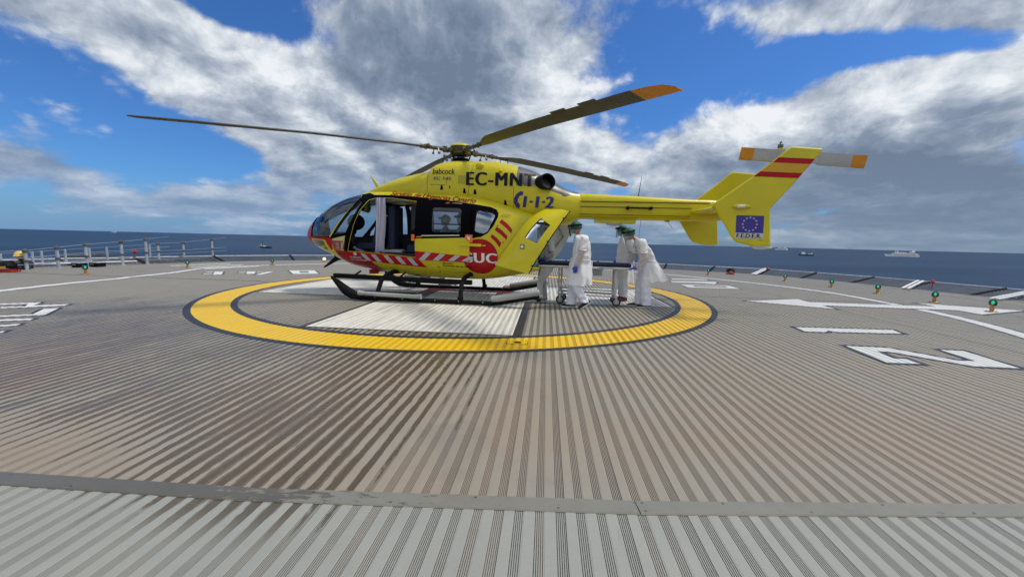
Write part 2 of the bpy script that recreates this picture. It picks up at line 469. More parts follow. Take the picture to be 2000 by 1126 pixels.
M['p_bwhite'] = paint_mat('white_marking_paint', (.75, .74, .69), (.45, .44, .40), .3, (.5, .7), .35, .5, (.35, .35, .35))
M['p_black'] = paint_mat('black_marking_paint', (.022, .024, .035), (.06, .06, .06), .4, (.5, .7), .3, .45)
M['p_red'] = paint_mat('dark_red_marking_paint', (.16, .02, .018), (.12, .06, .05), .5, (.5, .7), .3, .5)

deck = MB()
prev = None
for i in range(len(PROF)-1):
    (xa, za), (xb, zb) = PROF[i], PROF[i+1]
    ya, yb = yrange(xa), yrange(xb)
    if not ya or not yb: continue
    deck.add([(xa, ya[0], za), (xb, yb[0], zb), (xb, yb[1], zb), (xa, ya[1], za)], [(0, 1, 2, 3)])
deck_o = deck.build('helideck', 'deck', fix=False, ang=20)
deck_o.location = (DC[0], DC[1], 0); deck_o.rotation_euler = (0, 0, DTH)
tag(deck_o, kind='structure')
# fascia and underside of the platform
fas = MB(); n = len(outline)
vs = [(p[0], p[1], -.012) for p in outline]+[(p[0], p[1], -.55) for p in outline]
fas.add(vs, [(i, (i+1) % n, n+(i+1) % n, n+i) for i in range(n)]); fas.f.append(list(range(n, 2*n))); fas.m.append(0); fas.sm.append(False)
M['fascia'] = pmat('red_oxide_fascia', (.11, .02, .018), .6, var=.4, vscale=.8, dirt=(.05, .05, .05), dscale=1.0, damt=.9)
fo = fas.build('deck_edge', 'fascia', deck_o)
# strip of edge angle on top of the deck rim
rim = MB()
for i in range(1, n-2):
    a, b_ = Vector((*outline[i], 0)), Vector((*outline[i+1], 0)); d = (b_-a).normalized(); nn = Vector((d.y, -d.x, 0))
    rim.add([a+Vector((0, 0, .006)), b_+Vector((0, 0, .006)), b_-nn*-.10+Vector((0, 0, .006)), a-nn*-.10+Vector((0, 0, .006))], [(0, 1, 2, 3)])
M['rimm'] = pmat('rim_grey', (.22, .22, .21), .6, var=.2)
rim.build('deck_rim', 'rimm', deck_o)

PX = [p[0] for p in PROF]
import bisect
def paint(name, layers):
    """layers: (loops list of convex polygons, material index, lift). Follows the ribs of the deck."""
    mb = MB()
    mats = []
    for polys, mat, lift in layers:
        if mat not in mats: mats.append(mat)
        mi = mats.index(mat)
        for poly in polys:
            lo = min(p[0] for p in poly); hi = max(p[0] for p in poly)
            i = max(0, bisect.bisect_right(PX, lo)-1)
            while i < len(PROF)-1 and PX[i] < hi:
                (xa, za), (xb, zb) = PROF[i], PROF[i+1]
                if xb-xa > 1e-6:
                    q = clip_half(clip_half(poly, 0, xa, False), 0, xb, True)
                    if len(q) > 2 and area(q) > 1e-8:
                        mb.add([(p[0], p[1], za+(zb-za)*(p[0]-xa)/(xb-xa)+lift) for p in q], [tuple(range(len(q)))], mi)
                i += 1
    return mb.build(name, mats, deck_o, fix=False, ang=20)
def ring(rf, r0, r1, n=120, a0=0., a1=2*PI):
    out = []
    for k in range(n):
        t0 = a0+(a1-a0)*k/n; t1 = a0+(a1-a0)*(k+1)/n
        q0, q1 = rf(t0), rf(t1)
        out.append([((q0+r0)*math.cos(t0), (q0+r0)*math.sin(t0)), ((q1+r0)*math.cos(t1), (q1+r0)*math.sin(t1)),
                    ((q1+r1)*math.cos(t1), (q1+r1)*math.sin(t1)), ((q0+r1)*math.cos(t0), (q0+r1)*math.sin(t0))])
    return out
z0 = lambda t: 0
paint('touchdown_circle', [(ring(z0, 5.09, 5.66), 'p_yellow', .0016), (ring(z0, 4.98, 5.09), 'p_black', .0016), (ring(z0, 5.66, 5.77), 'p_black', .0016)])
def rect(x0, y0, x1, y1): return [(x0, y0), (x1, y0), (x1, y1), (x0, y1)]
W, L = 1.53, 4.68
paint('cross_marking', [([rect(-W, -L, W, L), rect(-L, -W, -W, W), rect(W, -W, L, W)], 'p_white', .0016),
      ([rect(W, -L-.05, W+.13, -W-.05), rect(-W-.06, -L-.05, -W, -W-.05), rect(-W, -L-.05, W, -L), rect(W, -W-.05, L+.05, -W), rect(-L-.05, -W-.05, -W, -W),
        rect(-L-.05, -W, -L, W), rect(-L-.05, W, -W-.06, W+.05), rect(-W-.06, W, -W, L+.05), rect(W, W, W+.06, L+.05), rect(W+.06, W, L+.05, W+.05), rect(L, -W, L+.05, W), rect(-W, L, W, L+.05)], 'p_black', .0016),
      ([rect(-1.15, -1.45, -.75, 1.45), rect(.75, -1.45, 1.15, 1.45), rect(-.75, -.2, .75, .2)], 'p_red', .0030)])
# outer white circle (radius measured round the pad)
RT = [(-PI, 10.0), (-2.7, 10.0), (-1.6, 10.0), (-.55, 10.05), (-.31, 10.2), (-.17, 10.35), (.09, 10.6), (.28, 10.85), (.62, 10.8), (1.2, 11.2), (1.7, 11.6), (2.36, 12.0), (2.76, 11.9), (2.95, 10.6), (PI, 10.05)]
def rfato(t):
    t = (t+PI) % (2*PI)-PI
    return interp(RT, t)[0]
paint('outer_circle', [(ring(rfato, -.13, .13, 180), 'p_bwhite', .0016), (ring(rfato, -.18, -.13, 180), 'p_black', .0016), (ring(rfato, .13, .18, 180), 'p_black', .0016)])
def grow(poly, d):
    n = len(poly); out = []
    ar = sum(poly[i][0]*poly[(i+1) % n][1]-poly[(i+1) % n][0]*poly[i][1] for i in range(n))
    s = 1 if ar > 0 else -1
    for i in range(n):
        a, b, c = Vector(poly[i-1]), Vector(poly[i]), Vector(poly[(i+1) % n])
        d1 = (b-a).normalized(); d2 = (c-b).normalized()
        n1 = Vector((d1.y, -d1.x))*s; n2 = Vector((d2.y, -d2.x))*s
        m = (n1+n2)/max(.15, 1+n1.dot(n2))*d
        if m.length > 2.2*abs(d): m = m.normalized()*2.2*abs(d)
        out.append(tuple(b+m))
    return out
def glyph(name, loops, hole=None, edge=.07, lift=.0030):
    lay = []
    for lp in loops: lay.append((tess([grow(lp, edge)]), 'p_black', .0016))
    for lp in loops: lay.append((tess([lp]+([hole] if hole and lp is loops[0] else [])), 'p_bwhite', lift))
    if hole: lay[0] = (tess([grow(loops[0], edge), grow(hole, -edge)]), 'p_black', .0016)
    paint(name, lay)
glyph('painted_digit', [[(6.15, -3.23), (7.74, -3.14), (7.66, -3.42), (6.62, -3.50), (6.55, -3.42), (6.42, -3.55), (6.11, -3.56)]])
glyph('painted_digit', [[(6.1, -4.45), (6.63, -4.45), (7.02, -4.98), (7.22, -4.96), (7.30, -4.44), (7.58, -4.44), (7.46, -5.2), (6.95, -5.2), (6.48, -4.68), (6.32, -4.67), (6.25, -5.01), (6.40, -5.01), (6.39, -5.21), (6.01, -5.22)]])
glyph('painted_digit', [[(6.50, 3.55), (8.11, 3.64), (8.07, 2.78), (6.45, 2.70)]], [(6.80, 3.37), (7.85, 3.42), (7.81, 3.05), (6.79, 3.0)], .05)
glyph('painted_digit', [[(6.85, 5.85), (8.25, 6.0), (8.18, 5.6), (6.81, 5.45)]], None, .05)
glyph('painted_digit', [[(6.5, 4.72), (8.21, 4.97), (8.1, 4.6), (7.8, 4.05), (7.51, 4.33), (6.45, 4.3)]], None, .05)
glyph('painted_digit', [[(-9.57, 2.79), (-9.29, 2.83), (-8.60, 1.95), (-8.78, 1.8)], [(-9.76, 2.63), (-9.42, 2.64), (-9.34, 2.50), (-9.66, 2.46)], [(-9.3, 2.02), (-9.01, 2.06), (-8.90, 1.93), (-9.18, 1.87)]], None, .05)
glyph('painted_digit', [[(-8.77, 2.91), (-8.5, 2.95), (-8.40, 2.8), (-8.65, 2.74)], [(-8.71, 3.21), (-8.45, 3.3), (-7.88, 2.5), (-8.12, 2.42)], [(-8.04, 3.30), (-7.88, 3.52), (-7.47, 2.3), (-7.62, 2.17)], [(-8.3, 3.07), (-8.05, 3.2), (-8.0, 3.05), (-8.22, 2.93)]], None, .05)
glyph('painted_digit', [[(-7.72, 4.08), (-6.96, 4.50), (-6.03, 3.24), (-6.75, 2.87)]], [(-7.24, 3.96), (-6.98, 4.09), (-6.52, 3.44), (-6.77, 3.33)], .05)
glyph('painted_digit', [[(-8.6, -4.6), (-7.61, -4.0), (-7.16, -3.76), (-6.92, -4.04), (-6.53, -3.80), (-6.44, -3.95), (-6.79, -4.20), (-7.08, -4.38), (-7.18, -4.28), (-6.93, -4.14), (-7.18, -3.93), (-7.53, -4.13), (-8.5, -4.73)]], None, .05)
glyph('painted_digit', [[(-7.2, -5.42), (-6.29, -4.86), (-6.01, -4.68), (-6.38, -4.28), (-6.25, -4.17), (-5.78, -4.70), (-6.2, -4.96), (-7.1, -5.52)]], None, .05)
glyph('painted_digit', [[(-7.0, -5.75), (-5.94, -5.09), (-5.61, -4.94), (-5.53, -5.05), (-5.82, -5.19), (-6.9, -5.86)], [(-6.6, -6.1), (-5.47, -5.40), (-5.34, -5.28), (-5.25, -5.39), (-5.40, -5.49), (-6.5, -6.2)], [(-6.3, -6.5), (-5.1, -5.78), (-5.0, -5.66), (-4.93, -5.74), (-6.2, -6.6)]], None, .05)
glyph('painted_arrow', [[(6.85, -.10), (8.51, .66), (8.45, .11), (11.3, .11), (11.35, .66), (12.96, -.13), (11.25, -.97), (11.3, -.42), (8.40, -.42), (8.35, -.94)]], None, .07, .0045)
paint('painted_bars', [([[(-13.08, 4.57), (-12.29, 6.66), (-12.08, 6.5), (-12.90, 4.43)], [(-11.93, 4.04), (-11.35, 6.24), (-11.15, 6.12), (-11.73, 3.92)], [(-10.97, 3.75), (-10.22, 5.73), (-10.03, 5.62), (-10.70, 3.64)]], 'p_bwhite', .0016)])
# joint lines and tie-down hatch
jm = MB()
M['jointm'] = pmat('joint_dark', (.09, .09, .088), .7, var=.3)
jm.add([(-15.8, .47, .0034), (-5.9, .47, .0034), (-5.9, .53, .0034), (-15.8, .53, .0034)], [(0, 1, 2, 3)])
jm.add([(5.9, .47, .0034), (15.3, .47, .0034), (15.3, .51, .0034), (5.9, .51, .0034)], [(0, 1, 2, 3)])
jm.build('deck_joint', 'jointm', deck_o, fix=False)
hm = MB(); hm.box((1.625, -5.08, .004), (.26, .17, .006), 0); hm.box((1.63, -5.08, .0085), (.085, .075, .004), 1)
for sx in (-1, 1):
    for sy in (-1, 1): hm.box((1.625+sx*.11, -5.08+sy*.065, .0075), (.014, .014, .003), 1)
hm.build('tie_down_cover', ['p_yellow', 'matblack'], deck_o)
hf = MB()
for a, b_, c, d in ((1.485, -5.17, 1.765, -5.165), (1.485, -4.995, 1.765, -4.99), (1.485, -5.165, 1.49, -4.995), (1.76, -5.165, 1.765, -4.995)):
    hf.add([(a, b_, .0042), (c, b_, .0042), (c, d, .0042), (a, d, .0042)], [(0, 1, 2, 3)])
hf.build('cover_gap', 'matblack', deck_o, fix=False)

# cover strip over the joint in front of the camera: two plates butted at a seam
def strip(name, pts, w, label):
    mb = MB(); top = .0085
    for i in range(len(pts)-1):
        a, b_ = Vector(pts[i]), Vector(pts[i+1]); d = (b_-a).normalized(); nn = Vector((-d.y, d.x, 0))
        q = [a-nn*w/2, b_-nn*w/2, b_+nn*w/2, a+nn*w/2]
        e = .006
        q2 = [a-nn*(w/2-e), b_-nn*(w/2-e), b_+nn*(w/2-e), a+nn*(w/2-e)]
        mb.add([(*p.xy, .002) for p in q]+[(*p.xy, top) for p in q2], [(4, 5, 6, 7), (0, 1, 5, 4), (1, 2, 6, 5), (2, 3, 7, 6), (3, 0, 4, 7)])
    o = mb.build(name, 'stripm')
    tag(o, label, 'cover plate', 'cover plates over the deck joint')
    L_ = (Vector(pts[-1])-Vector(pts[0])).length
    for k in range(int(L_/.42)+1):
        t = min(1, max(0, (k*.42+.03)/L_)); p = Vector(pts[0]).lerp(Vector(pts[-1]), t)
        for j, s_ in enumerate((-.03, .03)):
            if k and (k+j) % 2: continue
            # keep screws on the slightly bent plate: take the plate line under the same x
            for i in range(len(pts)-1):
                if min(pts[i][0], pts[i+1][0]) <= p.x <= max(pts[i][0], pts[i+1][0]):
                    u = (p.x-pts[i][0])/(pts[i+1][0]-pts[i][0]); yy = pts[i][1]+u*(pts[i+1][1]-pts[i][1])
            sc = MB(); sc.lathe([(.0065, 0), (.0065, .0012), (.003, .0022)], 10, (p.x, yy+s_, top)); sc.build('screw_head', 'darkmetal', o)
    return o
def strip_mat():
    m, nt, b = new_mat('cover_plate_metal')
    tc = nt.node('ShaderNodeTexCoord').outputs['Object']
    sep = nt.node('ShaderNodeSeparateXYZ'); nt.link(tc, sep.inputs[0])
    n1 = nt.noise(nt.mapping(tc, sc=(1, 4, 1)), 2.0, 8, .65); n2 = nt.noise(tc, 5, 9, .7, .8)
    c = nt.mix(n1, (.175, .168, .14), (.235, .225, .18))
    c = nt.mix(nt.sstep(n2, .45, .65, 0., .35), c, (.16, .145, .125))
    w = nt.math('MULTIPLY', nt.sstep(nt.math('ADD', nt.noise(nt.mapping(tc, sc=(3, 9, 1)), 3, 8, .7), nt.sstep(sep.outputs[0], -2.2, .1, .22, -.12)), .52, .56), .9)
    wm = nt.node('ShaderNodeMix', data_type='RGBA', blend_type='MULTIPLY'); nt.link(w, wm.inputs[0]); nt.link(c, wm.inputs[6]); wm.inputs[7].default_value = (.5, .47, .45, 1)
    nt.link(wm.outputs[2], b.inputs['Base Color'])
    nt.link(nt.math('SUBTRACT', .5, nt.math('MULTIPLY', w, .2)), b.inputs['Roughness'])
    return m
M['stripm'] = strip_mat()
strip('cover_plate', [(-9, 2.35, 0), (-2.75, 1.97, 0), (-1.3, 1.885, 0), (.655, 1.855, 0)], .105, 'long grey metal cover plate, wet and dark at its left part')
strip('cover_plate', [(.66, 1.853, 0), (2.5, 1.90, 0), (9, 2.15, 0)], .105, 'dry grey metal cover plate right of the screwed seam')

# ------------------------------------------------------------------ sea, breakwater, ships
def sea_material():
    m, nt, b = new_mat('sea_water')
    geo = nt.node('ShaderNodeNewGeometry').outputs['Position']
    n1 = nt.noise(nt.mapping(geo, sc=(.0007, .004, 1)), 1., 7, .6, .3)
    n2 = nt.noise(nt.mapping(geo, sc=(.012, .035, 1)), 1., 6, .65)
    c = nt.mix(nt.sstep(n1, .32, .68), (.005, .023, .060), (.013, .042, .086))
    c = nt.mix(nt.sstep(n2, .62, .78, 0., .16), c, (.10, .16, .21))
    nt.link(c, b.inputs['Base Color'])
    b.inputs['Roughness'].default_value = .42; b.inputs['Specular IOR Level'].default_value = .05
    bp = nt.node('ShaderNodeBump'); bp.inputs['Strength'].default_value = .6; bp.inputs['Distance'].default_value = 1.0
    h = nt.math('ADD', nt.noise(nt.mapping(geo, sc=(.05, .12, 1)), 1., 6, .6), nt.math('MULTIPLY', n1, .5))
    nt.link(h, bp.inputs['Height']); nt.link(bp.outputs[0], b.inputs['Normal'])
    return m
M['sea'] = sea_material()
SEA = -38.7
s = MB(); N = 96
vs = [(0, 0, SEA)]
for rr_ in (400, 4000, 90000):
    vs += [(rr_*math.cos(2*PI*k/N), rr_*math.sin(2*PI*k/N), SEA) for k in range(N)]
fs = [(0, 1+k, 1+(k+1) % N) for k in range(N)]
for r_ in range(2):
    o = 1+r_*N; fs += [(o+k, o+N+k, o+N+(k+1) % N, o+(k+1) % N) for k in range(N)]
s.add(vs, fs); tag(s.build('sea', 'sea', fix=False), kind='structure')

# platform column under the deck (stands in the sea)
pc = MB(); pc.lathe([(7.5, SEA-2), (7.5, -3.5), (13, -.56)], 40, (DC[0], DC[1]+1, 0))
M['concrete'] = pmat('concrete', (.26, .25, .24), .8, var=.2, vscale=.5)
tag(pc.build('platform_column', 'concrete'), 'round concrete column carrying the helideck above the water', 'column')

# breakwater
bw = MB(); A = Vector((-640, 575)); B = Vector((-380, 455)); nseg = 60
prevr = None; vs = []; fs = []
for i in range(nseg+1):
    t = i/nseg; p = A.lerp(B, t); d = (B-A).normalized(); nn = Vector((-d.y, d.x))
    env = min(1, t*5, (1-t)*6)
    for j, (o_, hgt) in enumerate(((-16, -2), (-9, 3.6), (-3, 7.4), (3, 7.8), (9, 3.4), (16, -2))):
        q = p+nn*o_; z = SEA+hgt*(.45+.55*env)+noise.noise(Vector((q.x*.2, q.y*.2, j)))*1.9
        vs.append((q.x, q.y, z))
k = 6
for i in range(nseg):
    for j in range(k-1): fs.append((i*k+j, i*k+j+1, (i+1)*k+j+1, (i+1)*k+j))
bw.add(vs, fs); tag(bw.build('breakwater', 'rock', ang=10), 'dark rocky breakwater low on the water behind the left railings', 'breakwater')

def ship_hull(mb, L_, B_, D_, mi, bow=1, sheer=.25, draft=1):
    """hull with pointed raked bow at -x"""
    st = []
    for i in range(13):
        t = i/12
        wd_ = B_/2*min(1, (t/.28)**.7) if t < .28 else B_/2*(1 if t < .85 else 1-.25*((t-.85)/.15))
        st.append((-L_/2+L_*t, max(.05, wd_), D_*(1+sheer*max(0, 1-t/.3)**1.5)))
    vs = []
    for x, w_, h in st:
        rk = (x+L_/2) < 1e-3
        vs += [(x-(0 if not rk else 0), -w_, h), (x+(.05*L_ if rk else 0), -w_*.72, -draft), (x+(.05*L_ if rk else 0), w_*.72, -draft), (x, w_, h)]
    fs = [(i*4+j, i*4+(j+1) % 4, (i+1)*4+(j+1) % 4, (i+1)*4+j) for i in range(12) for j in range(4)]
    fs += [(0, 1, 2, 3), (48, 51, 50, 49)]
    mb.add(vs, fs, mi, False)
def cruise_ship(loc, rz, Ls, label):
    e = empty('cruise_ship', loc, rz); k = Ls/170
    h = MB(); ship_hull(h, 170, 24, 11, 0, sheer=.5); h.build('hull', 'shipwhite', e)
    d = MB()
    for j, (x0, x1, w_) in enumerate(((-55, 80, 22), (-50, 79, 22), (-47, 78, 21), (-44, 76, 20), (-38, 60, 18), (-30, 20, 15))):
        d.box(((x0+x1)/2, 0, 12.2+j*2.9), (x1-x0, w_, 2.5))
    d.box((52, 0, 30), (24, 16, 5)); d.build('superstructure', 'shipwhite', e)
    g = MB()
    for j, (x0, x1, w_) in enumerate(((-54, 79, 21.4), (-49, 78, 21.4), (-46, 77, 20.4), (-43, 75, 19.4))):
        g.box(((x0+x1)/2, 0, 13.8+j*2.9), (x1-x0, w_, .9))
    g.build('window_band', 'shipglass', e)
    f = MB(); f.prism([(46, 32), (60, 32), (62, 43), (54, 43)], 'y', -4, 4); f.build('funnel', 'shipwhite', e)
    mst = MB(); mst.tube([(-30, 0, 28), (-29, 0, 44)], [1.6, .7]); mst.box((-29.3, 0, 39), (2, 9, 1)); mst.ball((-20, 0, 32), 3); mst.build('mast', 'shipwhite', e)
    bt = MB()
    for i in range(9): bt.tube([(-34+i*11, -12.2, 13), (-27+i*11, -12.2, 13)], 1.3, 8)
    bt.build('lifeboat_row', 'orange', e)
    e.scale = (k, k, k)
    return tag(e, label, 'ship', 'ships on the sea')
cruise_ship((2443, 2509, SEA), R(-28), 165, 'large white cruise ship, the biggest ship on the sea at right')
cruise_ship((4056, 6047, SEA), R(-68), 190, 'white cruise ship seen near the horizon just right of the tail fin')
cruise_ship((-11518, 11512, SEA+3), R(10), 130, 'tiny white ship on the horizon at far left')
def work_ship(loc, rz, Ls, label, hullm, tug):
    e = empty('tugboat' if tug else 'supply_ship', loc, rz)
    h = MB(); ship_hull(h, 58, 13, 3.6 if tug else 6, 0, sheer=1.2 if tug else .5); h.build('hull', hullm, e)
    w_ = MB()
    if tug:
        w_.box((-12, 0, 5.4), (17, 9, 4)); w_.box((-13.5, 0, 8.8), (9, 7.5, 3)); w_.box((-2, 0, 4.6), (9, 6, 2.6)); w_.box((-14, 0, 11.2), (6, 5.5, 2.2))
    else:
        w_.box((-10, 0, 9), (15, 11, 6)); w_.box((-11, 0, 14), (10, 9, 5)); w_.box((22, 0, 8.5), (2.4, 8, 9)); w_.box((14, 0, 8), (12, 9, 2.5))
    w_.build('wheelhouse', 'shipwhite' if not tug else 'lightgrey', e)
    g = MB(); g.box((-13.5 if tug else -11, 0, 11.3 if tug else 14.4), (6.2 if tug else 10.3, 5.8 if tug else 9.3, 1)); g.build('window_band', 'shipglass', e)
    f = MB(); f.tube([(-8, 2, 6), (-8, 2, 12)], [1.2, 1]); f.tube([(-8, -2, 6), (-8, -2, 12)], [1.2, 1]); f.build('funnel', 'hull' if tug else 'shipwhite', e)
    mm = MB(); mm.tube([(-13, 0, 12), (-12.4, 0, 20)], [.6, .25]); mm.box((-12.7, 0, 17), (.5, 5, .4)); mm.build('mast', 'hull' if tug else 'shipwhite', e)
    ca = MB(); ca.box((16, 0, 4.4 if tug else 7), (16, 8, 1.2)); ca.tube([(26, 0, 3), (26, 0, 7)], .4); ca.build('deck_gear', 'hull' if tug else 'lightgrey', e)
    e.scale = (Ls/58,)*3
    return tag(e, label, 'ship', 'ships on the sea')
work_ship((-763, 1225, SEA), R(-30), 60, 'dark tugboat with a mast left of the helicopter nose', 'hull', True)
work_ship((1536, 2090, SEA), R(-30), 66, 'small green-hulled work ship between the two white cruise ships', 'green_hull', False)

# ------------------------------------------------------------------ perimeter net frame
def seg_pts(i):
    a, b_ = Vector(outline[i]), Vector(outline[i+1]); d = (b_-a).normalized(); nn = Vector((-d.y, d.x))
    if nn.dot(a+b_) < 0: nn = -nn
    return a, b_, d, nn
out_off = []
no = len(outline)
for i in range(no):
    a, b_, c = Vector(outline[i-1]), Vector(outline[i]), Vector(outline[(i+1) % no])
    d1 = (b_-a).normalized(); d2 = (c-b_).normalized(); n1 = Vector((d1.y, -d1.x)); n2 = Vector((d2.y, -d2.x))
    m = (n1+n2)/(1+n1.dot(n2)); 
    if m.dot(b_) < 0: m = -m
    out_off.append(b_+m*1.5)
frames = 0
side_word = {0: 'right-hand', 1: 'right-hand', 2: 'right-hand', 3: 'right-hand', 4: 'right-hand', 5: 'far right', 6: 'far', 7: 'far', 8: 'far left', 9: 'far left', 10: 'left-hand', 11: 'left-hand', 12: 'left-hand', 13: 'left-hand', 14: 'left-hand'}
for i in range(0, no-1):
    a, b_ = Vector(outline[i]), Vector(outline[i+1]); A, B = out_off[i], out_off[i+1]
    if i in (0, 14): continue
    n_p = max(1, round((b_-a).length/2.1))
    for k in range(n_p):
        t0, t1 = k/n_p, (k+1)/n_p
        p0, p1, q0, q1 = a.lerp(b_, t0), a.lerp(b_, t1), A.lerp(B, t0), A.lerp(B, t1)
        zi, zo = -.05, .20
        P0, P1, Q0, Q1 = Vector((*p0, zi)), Vector((*p1, zi)), Vector((*q0, zo)), Vector((*q1, zo))
        e = empty('safety_net_frame', (0, 0, 0)); e.parent = None
        e.location = (DC[0], DC[1], 0); e.rotation_euler = (0, 0, DTH)
        fr = MB(); g_ = .03
        d_ = (Q1-Q0).normalized()*g_
        fr.tube([Q0+d_, Q1-d_], .034, 8); fr.build('outer_rail', 'galv', e)
        ar = MB(); ar.tube([P0+d_, Q0+d_], .035, 6); ar.tube([P1-d_, Q1-d_], .035, 6); ar.tube([P0+d_, P1-d_], .02, 6); ar.build('support_arm', 'matblack', e)
        nm_ = MB(); U_, V_ = 14, 11
        for u in range(U_+1):
            t = u/U_; x0, x1 = P0.lerp(P1, t), Q0.lerp(Q1, t)
            w_ = (P1-P0).normalized()*.028
            nm_.add([x0-w_, x0+w_, x1+w_, x1-w_], [(0, 1, 2, 3)])
        for v in range(1, V_):
            t = v/V_; x0, x1 = P0.lerp(Q0, t), P1.lerp(Q1, t); w_ = (Q0-P0).normalized()*.026+Vector((0, 0, .002))
            z_ = Vector((0, 0, .003))
            nm_.add([x0-w_+z_, x0+w_+z_, x1+w_+z_, x1-w_+z_], [(0, 1, 2, 3)])
        nm_.build('net', 'netting', e, fix=False)
        tag(e, 'dark safety net with a pale outer rail, on the %s deck edge' % side_word[i], 'safety net', 'safety net frames on the %s edge' % side_word[i])
# lower gutter behind the net so the sea does not show right under the rim
gt = MB()
for i in range(1, no-2):
    a, b_, A, B = (Vector((*p, 0)) for p in (outline[i], outline[i+1], out_off[i], out_off[i+1]))
    z = Vector((0, 0, -.5))
    gt.add([a+z, b_+z, b_.lerp(B, .8)+z*.9, a.lerp(A, .8)+z*.9], [(0, 1, 2, 3)])
M['gutter'] = pmat('gutter_dark', (.035, .036, .038), .7, var=.4, vscale=2)
gt.build('gutter', 'gutter', deck_o, fix=False)

# ------------------------------------------------------------------ perimeter lights
def green_light():
    e = empty('perimeter_light')
    b = MB(); b.lathe([(.105, 0), (.105, .010), (.10, .014)], 24)
    for k in range(6): b.lathe([(.010, 0), (.010, .010)], 6, (.085*math.cos(k*PI/3), .085*math.sin(k*PI/3), .013))
    b.build('flange', 'gold', e)
    s_ = MB(); s_.lathe([(.034, .014), (.034, .06), (.046, .065), (.046, .085), (.032, .09), (.032, .125), (.055, .14), (.060, .155)], 18); s_.build('stem', 'gold', e)
    g = MB(); g.lathe([(.058, .155), (.066, .175), (.066, .235), (.052, .27), (.02, .283), (.001, .285)], 20); dm = g.build('dome', 'greenglass', e)
    l = MB(); l.ball((0, 0, .213), .026, n=8, sc=(1, 1, 1.5)); l.build('bulb_glow', 'lamp_green', e)
    c = MB()
    for k in range(4): c.tube([(.069*math.cos(k*PI/2+.4), .069*math.sin(k*PI/2+.4), .16), (.069*math.cos(k*PI/2+.4), .069*math.sin(k*PI/2+.4), .24), (.02*math.cos(k*PI/2+.4), .02*math.sin(k*PI/2+.4), .29)], .003, 5)
    c.build('guard', 'matblack', e)
    return e
gl = green_light()
GLs = [(-12.02, .78, 'alone on a bronze stem left of the painted bars'), (-11.61, 3.83, 'at the left end of the painted bars'), (-9.98, 6.29, 'behind the far painted digits left of the nose'),
       (9.26, 8.39, 'farthest back on the right, left of the orange floodlight'), (11.35, 6.28, 'right of the first white gangplank, second farthest on the right'), (11.72, 4.26, 'third from the back on the right edge'),
       (12.0, 2.71, 'fourth from the back on the right edge'), (12.04, .97, 'just before the second white gangplank'), (11.91, -.50, 'standing on the head of the white painted arrow')]
for i, (a, b_, w_) in enumerate(GLs):
    o = gl if i == 0 else copy_tree(gl)
    o.location = dw(a, b_, .004); o.rotation_euler = (0, 0, rnd.uniform(-.2, .2)); o.scale = (.98,)*3
    tag(o, 'green deck light '+w_, 'deck light', 'green lights round the deck')
def red_light(a, b_, z, label, k=1.):
    e = empty('obstruction_light', dw(a, b_, z)); e.scale = (k, k, k)
    s_ = MB(); s_.tube([(0, 0, -.35), (0, 0, .16)], .022, 10); s_.lathe([(.06, .15), (.06, .18), (.03, .19)], 14); s_.build('stem', 'redmetal', e)
    g = MB(); g.lathe([(.075, .18), (.09, .2), (.09, .3), (.06, .35), (.001, .37)], 16); g.build('dome', 'redglass', e)
    return tag(e, label, 'warning light', 'red warning lights beyond the deck edge')
red_light(13.0, 10.7, .10, 'red warning light beside the farther white gangplank', .65)
red_light(15.2, 4.6, .12, 'red warning light beside the nearer white gangplank', .6)
red_light(-15.3, 5.2, .30, 'red warning light behind the left railings', .8)
def flood(a, b_, label, rz, k=1.):
    e = empty('floodlight', dw(a, b_, .004), rz); e.scale = (k, k, k)
    b = MB(); b.box((0, 0, .02), (.32, .28, .04)); b.box((0, 0, .055), (.24, .20, .04)); b.build('base', 'redmetal', e)
    h = MB(); h.lathe([(.14, 0), (.17, .05), (.14, .12), (.06, .17), (.001, .18)], 20, (0, 0, .1)); h.build('housing', 'matblack', e)
    l = MB(); l.box((0, -.14, .13), (.13, .06, .05)); l.build('lens', 'orange', e)
    y_ = MB(); y_.tube([(-.18, 0, .05), (-.18, 0, .2), (-.1, 0, .27), (.1, 0, .27), (.18, 0, .2), (.18, 0, .05)], .010, 6); y_.build('yoke', 'matblack', e)
    return tag(e, label, 'floodlight', 'floodlights at the deck edge')
flood(-14.35, .55, 'black domed floodlight on a red base at the far left edge of the deck', R(20), 1.25)
flood(10.66, 9.4, 'black and orange floodlight at the far right deck edge', R(-20), 1.0)
e = empty('glowing_lamp', dw(-9.4, 9.4, .004)); b = MB(); b.lathe([(.12, 0), (.12, .02), (.05, .03), (.05, .1)], 16); b.build('base', 'gold', e)
b = MB(); b.ball((0, 0, .16), .085, n=12); b.build('globe', 'lamp_warm', e)
tag(e, 'small lamp glowing warm white on the deck below the helicopter nose', 'lamp')

